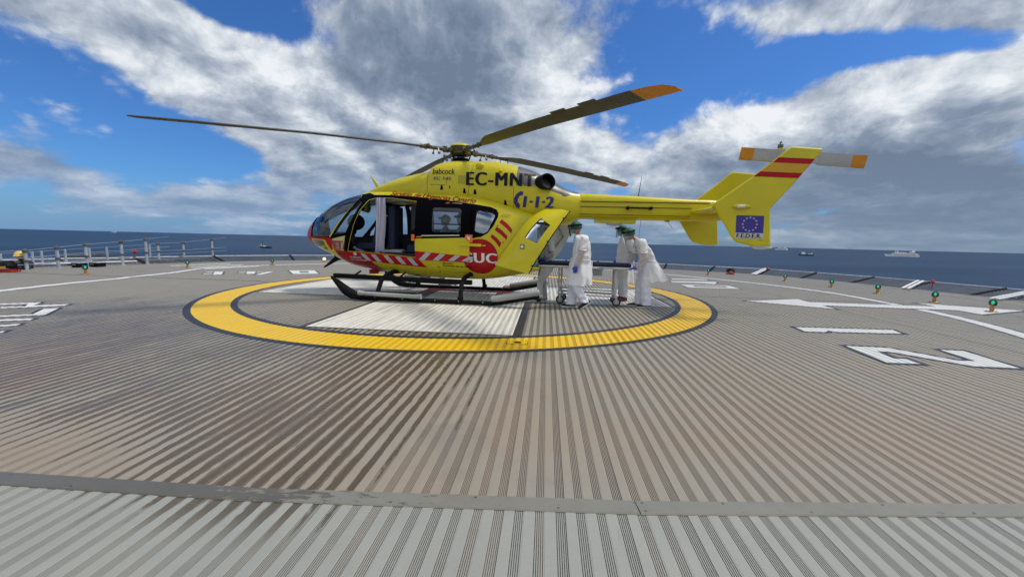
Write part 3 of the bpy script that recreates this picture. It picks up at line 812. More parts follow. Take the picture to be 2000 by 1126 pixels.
# ------------------------------------------------------------------ gangplanks crossing the net on the right
def gangplank(p0, p1, label, z0=.05, z1=.24, w_=.07, gap=.06):
    a, b_ = dw(*p0, z0), dw(*p1, z1); d = (b_-a); L_ = d.length; e = empty('gangplank', a, math.atan2(d.y, d.x))
    sl = math.atan2(z1-z0, math.hypot(d.x, d.y))
    for s_ in (-1, 1):
        m_ = MB(); m_.box((L_/2*math.cos(sl), s_*(w_+gap)/2, (z1-z0)/2), (L_, w_, .03), 0, Matrix.Rotation(-sl, 3, 'Y')); m_.build('beam', 'white', e)
    c = MB()
    for k in range(4): c.box((L_*(.1+.27*k), 0, z0*0+(z1-z0)*(.1+.27*k)-.035), (.05, w_*2+gap, .03))
    c.build('crossbar', 'lightgrey', e)
    return tag(e, label, 'gangplank', 'gangplanks over the safety net')
gangplank((11.6, 9.2), (13.3, 11.3), 'farther white gangplank of two beams, next to the small red light')
gangplank((14.1, 4.3), (15.6, 5.5), 'middle white gangplank of two beams over the net')
gangplank((14.4, 1.9), (16.6, 2.9), 'nearest white gangplank at the right edge of the picture')

# crates left on the deck edge at left
for k, (a, b_, w_) in enumerate(((-14.75, 2.75, .26), (-14.55, 3.15, .36))):
    e = empty('equipment_box', dw(a, b_, .004), DTH)
    m_ = MB(); m_.box((0, 0, .075), (w_, .3, .14)); m_.build('body', 'matblack', e)
    m_ = MB(); m_.box((0, 0, .16), (w_+.02, .32, .025)); m_.tube([(-.05, -.165, .08), (-.05, -.19, .1), (.05, -.19, .1), (.05, -.165, .08)], .008, 5); m_.build('lid', 'galv', e)
    tag(e, ('shorter' if k == 0 else 'longer')+' low dark box on the deck edge under the left railings', 'box', 'dark boxes on the deck edge')

# ------------------------------------------------------------------ railings at the left
def railing(posts, label, rails=(1.0, .62, .30), base=None, ext=(0, 0), fat=.045, clamp=True):
    """posts: (x, y, ztop, zbottom)"""
    e = empty('railing', (posts[0][0], posts[0][1], 0)); o = Vector((posts[0][0], posts[0][1], 0))
    P = [(Vector((p[0], p[1], p[3]))-o, Vector((p[0], p[1], p[2]))-o) for p in posts]
    for b_, t_ in P:
        m_ = MB(); m_.tube([b_, t_], fat, 10); m_.lathe([(.085, 0), (.085, .015)], 10, b_); pm = m_.build('post', 'galv', e)
        if clamp: c = MB(); c.lathe([(fat*1.35, -.10), (fat*1.5, -.05), (fat*1.5, 0), (fat*.8, .03)], 12, t_); c.build('post_cap', 'darkmetal', pm)
        c = MB()
        c.lathe([(fat*1.35, -.04), (fat*1.35, .04)], 10, b_.lerp(t_, .45)); c.build('clamp', 'lightgrey' if not clamp else 'darkmetal', pm)
    for f_ in rails:
        m_ = MB(); pts = [b_.lerp(t_, f_)-Vector((0, 0, .02 if f_ > .95 else 0)) for b_, t_ in P]
        d0 = (pts[0]-pts[1]).normalized()*ext[0]; d1 = (pts[-1]-pts[-2]).normalized()*ext[1]
        m_.tube([pts[0]+d0]+pts[1:-1]+[pts[-1]+d1], .0085 if f_ > .5 else .010, 6); m_.build('rail', 'railcable', e)
    return tag(e, label, 'railing')
railing([(-16.25, 11.4, .56, -.05), (-15.87, 12.91, .65, -.02), (-15.68, 13.66, .74, 0), (-15.49, 14.41, .84, 0), (-15.22, 15.46, .94, 0), (-15.01, 16.27, 1.05, 0)], 'nearer steel railing climbing from left to its tall end post', (1.0, .62, .28), ext=(.4, .9))
railing([(-17.27, 13.36, .49, -.3), (-17.11, 14.12, .54, -.3), (-17.06, 14.36, .555, -.3), (-16.93, 15.01, .60, -.3), (-16.78, 15.74, .64, -.3), (-16.66, 16.3, .68, -.3), (-16.34, 17.89, .79, -.3)], 'farther steel railing seen between the posts of the nearer one', (1.0, .74, .5), ext=(.6, .5), fat=.036, clamp=False)
railing([(-15.84, 17.76, .85, .13), (-15.49, 18.7, .9, .13), (-15.04, 19.9, 1.06, .13)], 'short steel railing standing on the raised grey kerb', (1.0, .5, .32), ext=(.3, .7))
kb = MB(); A, B = Vector((-16.0, 17.2, 0)), Vector((-14.9, 20.25, 0)); d = (B-A).normalized(); nn = Vector((-d.y, d.x, 0))
q = [A+nn*.3, B+nn*.3, B-nn*.3, A-nn*.3]
kb.add([(*p.xy, -.3) for p in q]+[(*p.xy, .13) for p in q], [(3, 2, 1, 0), (4, 5, 6, 7), (0, 1, 5, 4), (1, 2, 6, 5), (2, 3, 7, 6), (3, 0, 4, 7)])
tag(kb.build('raised_kerb', pmat('kerb_bluegrey', (.16, .19, .22), .6, var=.2)), 'raised blue-grey metal kerb under the short railing', 'kerb')
st = MB()
for k in range(7): st.box((-16.75+k*.14, 13.9+k*.55, -.05-.0*k), (1.1, .5, .05))
tag(st.build('walkway', 'lightgrey'), 'grey stepped walkway between the two left railings', 'walkway')
# white kerb bar at the left rim
wb = MB(); wb.tube([dw(-14.9, 4.9, .11), dw(-15.9, 2.3, .11)], .028, 8)
tag(wb.build('rim_bar', 'white'), 'white painted bar along the deck rim behind the dark boxes', 'bar')

# ------------------------------------------------------------------ world: Nishita sky with clouds, sun
SUN_EL, SUN_AZ = R(64), R(84)         # azimuth measured from +y (straight ahead) towards +x (right)
world = bpy.data.worlds.new('World'); scene.world = world; world.use_nodes = True
nt = NT(world.node_tree)
for n_ in list(nt.n): nt.n.remove(n_)
out = nt.node('ShaderNodeOutputWorld')
world.cycles.sampling_method = 'MANUAL'; world.cycles.sample_map_resolution = 512
sky = nt.node('ShaderNodeTexSky', sky_type='NISHITA'); sky.sun_disc = False
sky.sun_elevation = SUN_EL; sky.sun_rotation = SUN_AZ; sky.altitude = 40; sky.air_density = 1.0; sky.dust_density = .6; sky.ozone_density = 2.5
tc = nt.node('ShaderNodeTexCoord').outputs['Generated']
sp = nt.node('ShaderNodeSeparateXYZ'); nt.link(tc, sp.inputs[0]); X, Y, Z = sp.outputs
ym = nt.math('MAXIMUM', nt.math('ABSOLUTE', Y), .08)
u = nt.math('DIVIDE', X, ym); v = nt.math('DIVIDE', Z, ym)
uvc = nt.node('ShaderNodeCombineXYZ'); nt.link(u, uvc.inputs[0]); nt.link(v, uvc.inputs[1]); UV = uvc.outputs[0]
def blob(cx, cy, rx, ry, rot=0, w=1., sharp=1.):
    mp = nt.mapping(UV, (cx, cy, 0), (0, 0, R(rot)), (rx, ry, 1), 'TEXTURE')
    d2 = nt.vmath('DOT_PRODUCT', mp, mp)
    if sharp != 1: d2 = nt.math('POWER', d2, sharp)
    return nt.math('MULTIPLY', nt.math('EXPONENT', nt.math('MULTIPLY', d2, -1.)), w)
def total(lst):
    s_ = lst[0]
    for x_ in lst[1:]: s_ = nt.math('ADD', s_, x_)
    return s_
# flattened cloud-layer coordinates
zc = nt.math('ADD', nt.math('MAXIMUM', Z, 0.), .32)
zl = nt.math('MULTIPLY', nt.math('LOGARITHM', nt.math('ADD', nt.math('MAXIMUM', Z, 0.), .09), 2.71828), .50)
pc_ = nt.node('ShaderNodeCombineXYZ'); nt.link(X, pc_.inputs[0]); nt.link(Y, pc_.inputs[1]); nt.link(zl, pc_.inputs[2]); PLc = pc_.outputs[0]
warp = nt.vmath('SCALE', nt.noise(PLc, 2.0, 3, .5, out='Color'), scale=.16)
Pw = nt.vmath('ADD', PLc, warp)
CS = 3.6
nA = nt.noise(Pw, CS, 8, .53)
nB = nt.noise(nt.vmath('ADD', Pw, (.035, .0, .055)), CS, 7, .50)            # shifted towards the sun
nL = nt.noise(Pw, .75, 4, .5)
def bil(vec, sc_):
    nd = nt.node('ShaderNodeTexVoronoi', feature='F1'); nt.link(vec, nd.inputs['Vector'])
    nd.inputs['Scale'].default_value = sc_; nd.inputs['Detail'].default_value = 4; nd.inputs['Roughness'].default_value = .55; nd.inputs['Lacunarity'].default_value = 2.3
    nd.normalize = True
    return nd.outputs['Distance']
Pv = nt.vmath('ADD', Pw, nt.vmath('SCALE', nt.noise(Pw, 6., 4, .6, out='Color'), scale=.08))
vA = bil(Pv, 7.0); vB = bil(nt.vmath('ADD', Pv, (.022, 0, .034)), 7.0)
nM = nt.noise(PLc, 1.7, 2, .5)
nF = nt.noise(Pw, 13, 5, .60)
cover = total([
    blob(-1.12, .565, .28, .05, -12, .65), blob(-.10, .25, .35, .07, -5, .2),
    blob(-.98, .50, .34, .075, -18, .50), blob(-.72, .385, .30, .085, -24, .60), blob(-.50, .27, .30, .11, -18, .55),
    blob(-.16, .44, .42, .16, -6, .85, 1.6), blob(.06, .38, .22, .12, 10, .45), blob(-.25, .26, .30, .10, -8, .45), blob(-.30, .17, .30, .06, -6, .35),
    blob(.10, .235, .40, .075, 2, .42), blob(.45, .16, .45, .05, 0, .35),
    blob(.66, .545, .20, .06, 10, .55), blob(1.0, .545, .35, .04, 2, .55), blob(.58, .47, .08, .05, 30, .3), blob(1.2, .60, .3, .04, 0, .5),
    blob(.95, .34, .34, .12, 10, .85, 1.4), blob(1.30, .42, .25, .10, 20, .6), blob(.62, .24, .22, .07, 12, .4), blob(.52, .30, .12, .04, 0, .18),
    blob(1.05, .18, .42, .09, -2, .75, 1.4), blob(.40, .21, .5, .05, 0, .30), blob(.9, .07, .7, .07, 0, .62), blob(1.0, .43, .35, .03, 6, .30), blob(.55, .38, .15, .05, 0, .22), blob(-.8, .06, .6, .04, 0, .30),
    blob(-1.22, .16, .20, .055, -6, .5), blob(-1.0, .085, .30, .028, 0, .32), blob(-.55, .075, .30, .02, 0, .30), blob(-1.28, .34, .09, .03, -14, .22), blob(.9, .06, .5, .03, 0, .3), blob(.45, .41, .08, .03, 0, .12), blob(.52, .33, .16, .06, 0, .32), blob(-.45, .12, .5, .04, 0, .28), blob(-1.2, .15, .22, .05, 0, .25),
    # gaps of blue
    blob(-.98, .30, .24, .10, -20, -.55), blob(-.66, .52, .12, .05, -20, -.75), blob(-.48, .47, .07, .035, -30, -.35), blob(.38, .45, .10, .11, -25, -.75), blob(.74, .45, .24, .045, 8, -.55), blob(.50, .37, .10, .05, -20, -.18), blob(-.85, .18, .18, .04, 0, -.30), blob(1.12, .47, .22, .035, 4, -.30),
])
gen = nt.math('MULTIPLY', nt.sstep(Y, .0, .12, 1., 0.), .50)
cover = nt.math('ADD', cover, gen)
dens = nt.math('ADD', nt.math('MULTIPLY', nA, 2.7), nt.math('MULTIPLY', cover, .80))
dens = nt.math('ADD', dens, nt.math('MULTIPLY', nM, .9))
dens = nt.math('ADD', dens, nt.math('MULTIPLY', nF, .40))
dens = nt.math('SUBTRACT', dens, nt.math('MULTIPLY', vA, .65))
dens = nt.math('SUBTRACT', dens, .82)
mask = nt.sstep(dens, .94, 1.27)
thick = nt.sstep(dens, 1.25, 2.0)
# cloud shade: relief towards the sun plus darker bellies
rel = nt.math('SUBTRACT', nA, nB)
lit = nt.math('ADD', .70, nt.math('ADD', nt.math('MULTIPLY', rel, 2.0), nt.math('MULTIPLY', nt.math('SUBTRACT', vB, vA), 1.7)))
lit = nt.math('ADD', lit, nt.math('MULTIPLY', nt.math('SUBTRACT', nF, .5), .75))
lit = nt.math('SUBTRACT', lit, nt.math('MULTIPLY', thick, .20))
dk_ = total([blob(-.22, .44, .24, .10, -30, .42), blob(-.05, .52, .35, .07, 0, .30), blob(-.16, .33, .20, .05, -25, .26), blob(1.10, .185, .42, .065, -3, .70, 1.3), blob(.8, .09, .6, .06, 0, .34), blob(-1.2, .15, .2, .045, 0, .40), blob(-.6, .08, .6, .03, 0, .22),
             blob(.50, .56, .1, .05, 0, .1), blob(.35, .19, .4, .03, 0, .1), blob(-1.05, .50, .2, .04, -15, .08)])
lit = nt.math('SUBTRACT', lit, dk_)
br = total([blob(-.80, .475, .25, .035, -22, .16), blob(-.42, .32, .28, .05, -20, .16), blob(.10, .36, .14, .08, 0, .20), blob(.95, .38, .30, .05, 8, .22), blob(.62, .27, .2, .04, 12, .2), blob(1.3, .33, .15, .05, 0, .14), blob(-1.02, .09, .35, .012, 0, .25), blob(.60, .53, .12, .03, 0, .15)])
lit = nt.math('ADD', nt.math('ADD', lit, br), nt.math('MULTIPLY', nt.sstep(Y, .0, .12, 1., 0.), .30))  # unseen clouds behind the camera get added brightness to light the camera-facing sides
low = nt.sstep(Z, .0, .16, 1., 0.)
lit = nt.math('SUBTRACT', lit, nt.math('MULTIPLY', low, .12))
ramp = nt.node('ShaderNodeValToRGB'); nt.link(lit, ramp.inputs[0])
el = ramp.color_ramp.elements
el[0].position = 0; el[0].color = (.16, .215, .31, 1); el[1].position = 1; el[1].color = (.86, .89, .93, 1)
for p_, c_ in ((.28, (.235, .295, .40)), (.50, (.37, .43, .53)), (.70, (.53, .59, .67)), (.85, (.70, .75, .81))):
    e_ = el.new(p_); e_.color = (*c_, 1)
# clear-sky colour from Nishita, deepened the way the photograph records it
skyc = nt.vmath('MULTIPLY', sky.outputs[0], (.037, .072, .120))
hz = nt.math('MULTIPLY', nt.sstep(Z, -.02, .11, 1., 0.), nt.sstep(nt.noise(PLc, 2, 4, .5), .2, .7, .75, .95))
skyh = nt.mix(hz, skyc, nt.mix(nt.sstep(u, -1.2, 1.0), (.185, .33, .56), (.165, .235, .34)))
cl_col = nt.mix(nt.sstep(Z, .03, .20, .62, 0.), ramp.outputs[0], nt.mix(nt.sstep(u, -1.2, 1.0), (.22, .36, .58), (.19, .27, .38)))
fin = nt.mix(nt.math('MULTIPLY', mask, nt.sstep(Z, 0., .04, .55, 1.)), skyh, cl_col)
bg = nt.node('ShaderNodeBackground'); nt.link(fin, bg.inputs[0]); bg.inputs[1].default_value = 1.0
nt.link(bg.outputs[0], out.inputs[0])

sd = bpy.data.lights.new('sun', 'SUN'); so = bpy.data.objects.new('sun', sd); COL.objects.link(so)
sd.energy = 2.6; sd.angle = R(10); sd.color = (1., .95, .87)
dirs = Vector((math.sin(SUN_AZ)*math.cos(SUN_EL), math.cos(SUN_AZ)*math.cos(SUN_EL), math.sin(SUN_EL)))
so.rotation_euler = dirs.to_track_quat('Z', 'Y').to_euler(); so.location = (0, 0, 60)

scene.view_settings.view_transform = 'Standard'; scene.view_settings.look = 'None'
scene.view_settings.exposure = 0; scene.view_settings.gamma = 1
scene.render.engine = 'CYCLES'
scene.cycles.use_denoising = True
scene.cycles.max_bounces = 5; scene.cycles.transparent_max_bounces = 10
scene.cycles.use_adaptive_sampling = True; scene.cycles.adaptive_threshold = .025
scene.cycles.sample_clamp_indirect = 4

# ================================================================== helicopter
# local frame: x aft, y away from the photographer's side, z up; origin on the deck under the rotor hub
heli = empty('helicopter', (-1.2, 9.22, .004), R(-8))
tag(heli, 'yellow rescue helicopter with red markings and open doors standing on the painted cross', 'helicopter')
AROWS = [(-3.83, 1.33, 1.37, .02, 1.35, 2.1), (-3.80, 1.25, 1.46, .09, 1.35, 2.1), (-3.66, 1.13, 1.62, .24, 1.33, 2.15), (-3.4, 1.02, 1.84, .46, 1.31, 2.25),
         (-3.1, .92, 2.05, .66, 1.29, 2.4), (-2.75, .76, 2.21, .77, 1.28, 2.5), (-2.45, .65, 2.30, .82, 1.28, 2.6), (-1.9, .56, 2.38, .86, 1.28, 2.8),
         (-1.2, .485, 2.41, .88, 1.28, 2.9), (0, .43, 2.40, .88, 1.3, 2.9), (.6, .44, 2.33, .88, 1.3, 2.8), (1.2, .53, 2.20, .84, 1.3, 2.6),
         (1.6, .62, 2.07, .78, 1.3, 2.5), (1.95, .72, 1.96, .70, 1.3, 2.4), (2.3, .98, 1.86, .5, 1.4, 2.2), (2.5, 1.3, 1.76, .22, 1.5, 2.1)]
def loft(rows, step=.05, nt_=72, mi=0, inset=0., matf=None, xs=None):
    mb = MB(); x0, x1 = rows[0][0], rows[-1][0]
    if xs is None:
        k = max(2, round((x1-x0)/step)); xs = [x0+(x1-x0)*i/k for i in range(k+1)]
        if rows is AROWS: xs = [-3.83, -3.822, -3.80, -3.77, -3.73, -3.69]+[x for x in xs if x > -3.66]
    for x in xs:
        zb, zt, hw, zc, ex = interp(rows, x)
        hw = max(.004, hw-inset); zb += inset; zt -= inset
        for j in range(nt_):
            t = 2*PI*j/nt_; c, s_ = math.cos(t), math.sin(t)
            y = hw*math.copysign(abs(c)**(2/ex), c); H = (zt-zc) if s_ > 0 else (zc-zb)
            mb.v.append((x, y, zc+H*math.copysign(abs(s_)**(2/ex), s_)))
    n = nt_
    for i in range(len(xs)-1):
        for j in range(n):
            f = [i*n+j, i*n+(j+1) % n, (i+1)*n+(j+1) % n, (i+1)*n+j]
            c = [sum(mb.v[q][k] for q in f)/4 for k in range(3)]
            mb.f.append(f); mb.m.append(matf(c) if matf else mi); mb.sm.append(True)
    mb.f.append(list(range(n))[::-1]); mb.m.append(matf(mb.v[0]) if matf else mi); mb.sm.append(True)
    mb.f.append([(len(xs)-1)*n+j for j in range(n)]); mb.m.append(matf(mb.v[-1]) if matf else mi); mb.sm.append(True)
    return mb
def boolean(o, cutter, op='DIFFERENCE'):
    md = o.modifiers.new('b', 'BOOLEAN'); md.operation = op; md.object = cutter; md.solver = 'EXACT'; md.material_mode = 'TRANSFER'
    bpy.context.view_layer.update(); dg = bpy.context.evaluated_depsgraph_get()
    me = bpy.data.meshes.new_from_object(o.evaluated_get(dg), preserve_all_data_layers=True, depsgraph=dg)
    o.modifiers.clear(); o.data = me; cm = cutter.data
    bpy.data.objects.remove(cutter); bpy.data.meshes.remove(cm)
def bvh_of(mb): return BVHTree.FromPolygons([Vector(v) for v in mb.v], mb.f)
P1 = [(-3.50, 1.325), (-2.80, 1.325), (-2.12, 2.17), (-2.26, 2.55), (-3.40, 2.55), (-3.46, 1.72), (-3.49, 1.6)]
P2 = [(-2.715, 1.345), (-2.375, 1.40), (-2.035, 2.07), (-2.10, 2.10)]
P3 = [(-2.335, 1.01), (-1.59, .985), (-.76, .92), (-.75, 2.09), (-1.34, 2.16), (-1.71, 2.17), (-1.88, 2.12), (-2.05, 1.88), (-2.17, 1.57)]
P4 = [(.52, 1.52), (.55, 1.92), (.60, 1.94), (.88, 1.89), (.93, 1.84), (.93, 1.79), (.80, 1.50), (.74, 1.455), (.70, 1.45), (.55, 1.48)]
P5 = [(-.66, 1.44), (.38, 1.44), (.38, 1.93), (-.66, 1.97)]
FD = [(-2.28, 1.42), (-2.04, 1.92), (-1.88, 2.08), (-1.64, 2.12), (-1.64, 1.42)]
FC = [(-1.55, 1.52), (-1.28, 1.52), (-1.28, 2.08), (-1.55, 2.10)]
FB = [(-.95, 1.56), (-.28, 1.56), (-.28, 1.98), (-.95, 2.0)]
REAR = [(1.02, .86), (1.30, 1.15), (1.52, 1.50), (1.75, 1.74), (1.95, 1.82), (2.9, 1.72), (2.9, .60), (2.0, .76)]
Abv_mb = loft(AROWS, .06, 96); ABVH = bvh_of(Abv_mb)
def join_bvh(a, b): return BVHTree.FromPolygons([Vector(v) for v in a.v]+[Vector(v) for v in b.v], a.f+[[i+len(a.v) for i in f] for f in b.f])
def amat(c):
    x, y, z = c
    return 1 if x < -3.49+(1.40-z)*.20*(1 if z < 1.4 else -.15) else 0
Amats = ['yellow', 'red', 'interior', 'black']
shell = loft(AROWS, .06, 96, matf=amat).build('fuselage', Amats, ang=40)
CROWS = [(-3.48, 1.2, 1.6, .26, 1.34, 2.5), (-3.2, .99, 1.88, .50, 1.32, 2.6), (-2.6, .93, 2.17, .72, 1.3, 3), (-1.9, .93, 2.29, .80, 1.3, 3.4), (0, .93, 2.29, .82, 1.32, 3.4),
         (1.2, .93, 2.08, .78, 1.32, 3), (1.8, .93, 1.88, .66, 1.3, 3), (2.35, .95, 1.76, .46, 1.4, 2.6)]
cav = loft(CROWS, .1, 64, mi=0).build('cav', 'interior')
boolean(shell, cav)
cut = MB(); cut.prism(P1, 'y', -1.5, 1.5)
for p in (P2, P3, P4, P5): cut.prism(p, 'y', -1.5, -.30)
for p in (P2, FD, FC, FB, P4): cut.prism(p, 'y', .30, 1.5)
cut.prism(REAR, 'y', -.98, .98)
boolean(shell, cut.build('cut', 'black'))

def decal_mesh(mb, loops, mi, bvh, side=-1, off=.004, step=.05, clipz=True):
    for tri in tess(loops):
        for a in grid_cells(tri, 0, step):
            for q in (grid_cells(a, 1, step) if clipz else [a]):
                vs = []
                for x, z in q:
                    h_ = bvh.ray_cast(Vector((x, side*3, z)), Vector((0, -side, 0)))
                    if h_[0] is None:
                        h_ = bvh.find_nearest(Vector((x, side*.8, z)))
                    nrm = h_[1]
                    if nrm.y*side < 0: nrm = -nrm
                    vs.append(h_[0]+nrm*off)
                mb.add(vs, [tuple(range(len(vs))) if side < 0 else tuple(reversed(range(len(vs))))], mi)
FONT_CACHE = {}
def text_loops(txt, bold=0., shear=0., spacing=1.):
    key = (txt, bold, shear, spacing)
    if key in FONT_CACHE: return FONT_CACHE[key]
    cu = bpy.data.curves.new('t', 'FONT'); cu.body = txt; cu.size = 1; cu.offset = bold; cu.shear = shear; cu.space_character = spacing; cu.resolution_u = 3
    o = bpy.data.objects.new('t', cu); COL.objects.link(o)
    bpy.context.view_layer.update(); dg = bpy.context.evaluated_depsgraph_get(); me = bpy.data.meshes.new_from_object(o.evaluated_get(dg))
    bm = bmesh.new(); bm.from_mesh(me); bmesh.ops.triangulate(bm, faces=bm.faces)
    tris = [[(v.co.x, v.co.y) for v in f.verts] for f in bm.faces]; bm.free()
    bpy.data.objects.remove(o); bpy.data.meshes.remove(me); bpy.data.curves.remove(cu)
    FONT_CACHE[key] = tris
    return tris
def text_polys(txt, x0, z0, w_, h_, slope=0., bold=0., shear=0., spacing=1., rot=0):
    """fit the text to width w_ and height h_, baseline start (x0, z0)"""
    tr = text_loops(txt, bold, shear, spacing)
    xs = [p[0] for t in tr for p in t]; ys = [p[1] for t in tr for p in t]
    a, b_, c, d = min(xs), max(xs), min(ys), max(ys)
    out = []
    for t in tr:
        q = []
        for p in t:
            X_ = (p[0]-a)/(b_-a)*w_; Z_ = (p[1]-c)/(d-c)*h_+slope*X_
            if rot: X_, Z_ = X_*math.cos(rot)-Z_*math.sin(rot), X_*math.sin(rot)+Z_*math.cos(rot)
            q.append((x0+X_, z0+Z_))
        if area(q) > 1e-10: out.append(q)
    return out

dec = MB(); DM = ['black', 'red', 'grey_stripe', 'pinkred', 'palegreen', 'darkmetal', 'letter_red', 'white', 'letter_black', 'canopychin', 'yellow', 'dullyellow', 'seam', 'letter_navy', 'offwhite']
M['canopychin'] = pmat('chin_window', (.055, .065, .05), .12, coat=.6)
M['seam'] = pmat('seam_and_rib_shade', (.20, .175, .02), .6)  # panel lines on the cowling, painted shade under the boom ribs
di = {k: i for i, k in enumerate(DM)}
S = [(-2.79, 1.27), (-2.72, 1.27), (-2.38, 1.345), (-2.44, 1.01), (-2.345, 1.005), (-2.18, 1.57), (-2.06, 1.885), (-1.89, 2.13), (-1.71, 2.18), (-1.34, 2.17), (-.745, 2.10), (-.745, 1.36), (-.70, 1.31), (.41, 1.34),
     (.66, 1.38), (.80, 1.46), (.92, 1.62), (1.0, 1.80), (1.0, 1.88), (.95, 1.95), (.83, 2.0), (.44, 2.06), (-.22, 2.14), (-.89, 2.21), (-1.57, 2.24), (-1.80, 2.24), (-1.98, 2.30), (-2.14, 2.26), (-2.115, 2.18)]
for sd_ in (-1, 1):
    holes = [P2, P4, P5] if sd_ < 0 else [P2, P4]
    if sd_ < 0: decal_mesh(dec, [S]+holes, 0, ABVH, sd_)
    else:
        decal_mesh(dec, [[(-2.79, 1.27), (-2.72, 1.27), (-2.38, 1.36), (-.70, 1.40), (.41, 1.34), (.66, 1.38), (.80, 1.46), (.92, 1.62), (1.0, 1.80), (.95, 1.95), (.83, 2.0), (.44, 2.06), (-.22, 2.14), (-.89, 2.21), (-1.57, 2.24), (-1.80, 2.24), (-2.14, 2.26), (-2.115, 2.18)], P2, P4, FD, FC, FB], 0, ABVH, sd_)
    decal_mesh(dec, [[(-3.48, 1.32), (-2.80, 1.315), (-2.72, 1.26), (-2.745, 1.04), (-2.80, 1.02), (-2.93, 1.24), (-3.46, 1.27)]], 1, ABVH, sd_, .003)
    decal_mesh(dec, [[(-3.43, 1.25), (-2.98, 1.22), (-2.90, 1.03), (-3.02, .95), (-3.30, 1.04), (-3.42, 1.12)]], di['canopychin'], ABVH, sd_, .003)
    decal_mesh(dec, [[(-2.74, 1.23), (-2.44, 1.22), (-2.43, 1.04), (-2.70, 1.04)]], 3, ABVH, sd_, .005)
    decal_mesh(dec, [[(-2.69, 1.262), (-2.42, 1.33), (-2.43, 1.235), (-2.70, 1.235)]], 4, ABVH, sd_, .006)
    decal_mesh(dec, [[(-2.70, 1.035), (-2.34, 1.0), (-1.59, .975), (-.72, .905), (-.54, .70), (-1.39, .76), (-1.82, .80), (-1.60, .60), (-1.75, .572), (-2.1, .60), (-2.45, .67), (-2.60, .80)]], 1, ABVH, sd_, .003)
    for t_, za, zb_ in ((-2.04, .965, .81), (-1.79, .955, .79), (-1.50, .945, .775), (-1.23, .925, .76), (-.96, .905, .74)):
        decal_mesh(dec, [[(t_, za), (t_+.11, za), (t_+.24, zb_), (t_+.13, zb_)]], 2, ABVH, sd_, .006)
    cpts = [(.64+.375*math.cos(2*PI*k/40), .972+.37*math.sin(2*PI*k/40)) for k in range(40)]
    decal_mesh(dec, [cpts], 1, ABVH, sd_, .003)
    for q in ([(1.03, 1.69), (1.08, 1.75), (1.20, 1.66), (1.30, 1.55), (1.29, 1.46), (1.17, 1.58)], [(.94, 1.53), (.98, 1.60), (1.10, 1.52), (1.21, 1.41), (1.19, 1.33), (1.08, 1.43)], [(.86, 1.38), (.89, 1.445), (1.0, 1.36), (1.09, 1.26), (1.05, 1.17), (.97, 1.28)]):
        decal_mesh(dec, [q], 1, ABVH, sd_, .003)
def put_text(polys, mi, bvh, off=.007, mb=None, step=.1, bold=0., nb=1):
    for k in range(nb):
        dx = 0 if nb == 1 else bold*(k/(nb-1)-.5)
        for p in polys: decal_mesh(mb or dec, [[(q[0]+dx, q[1]) for q in p]], mi, bvh, -1, off+.0012*k, step)
def tri_only(mb, polys, mi, bvh, off): put_text(polys, mi, bvh, off, mb)
put_text(text_polys('SUC', .345, .85, .64, .205, -.01, 0, 0, 1.12), di['white'], ABVH, bold=.03, nb=4)
put_text(text_polys('GOBIERNO', -2.33, .865, .30, .036, -.03), di['offwhite'], ABVH, bold=.006, nb=2)
put_text(text_polys('DE CANARIAS', -2.33, .81, .40, .036, -.03), di['offwhite'], ABVH, bold=.006, nb=2)
put_text(text_polys('Servicio', -.17, .795, .22, .035, -.02), di['letter_black'], ABVH, bold=.004, nb=2)
put_text(text_polys('Canario de la Salud', -.17, .745, .62, .036, -.02), di['letter_black'], ABVH, bold=.004, nb=2)
put_text(text_polys('SUC', -2.55, 1.06, .13, .07, 0, 0, 0, 1., R(90)), di['offwhite'], ABVH, .008)
decal_mesh(dec, [[(-2.50, 1.05), (-2.46, 1.05), (-2.44, 1.19), (-2.48, 1.20)]], 2, ABVH, -1, .008)
decal_mesh(dec, [[(-2.17+.045*math.cos(a_*PI/5), .955+.035*math.sin(a_*PI/5)) for a_ in range(10)]], di['offwhite'], ABVH, -1, .008)
for cx, cz in ((-.27, .73), (-.27, .62), (1.0, 1.62), (1.12, 1.28)): decal_mesh(dec, [[(cx+.014*math.cos(a_*PI/4), cz+.014*math.sin(a_*PI/4)) for a_ in range(8)]], 8, ABVH, -1, .006)
decal_mesh(dec, [[(1.04, 1.83), (1.10, 1.86), (1.22, 1.86), (1.25, 1.83), (1.22, 1.80), (1.08, 1.79)]], di['dullyellow'], ABVH, -1, .006)
# bake the markings into the fuselage mesh
def join_into(o, mb, mats):
    bm = bmesh.new(); bm.from_mesh(o.data)
    base = len(o.data.materials)
    for k in mats: o.data.materials.append(M[k])
    vs = [bm.verts.new(v) for v in mb.v]
    for f, mi in zip(mb.f, mb.m):
        try:
            nf = bm.faces.new([vs[i] for i in f]); nf.material_index = base+mi; nf.smooth = True
        except ValueError: pass
    bmesh.ops.remove_doubles(bm, verts=vs, dist=1e-5)
    me = bpy.data.meshes.new(o.name); bm.to_mesh(me); bm.free()
    for m in o.data.materials: me.materials.append(m)
    me.polygons.foreach_set('use_smooth', [True]*len(me.polygons)); me.set_sharp_from_angle(angle=R(40))
    o.data = me
join_into(shell, dec, DM)
shell.parent = heli

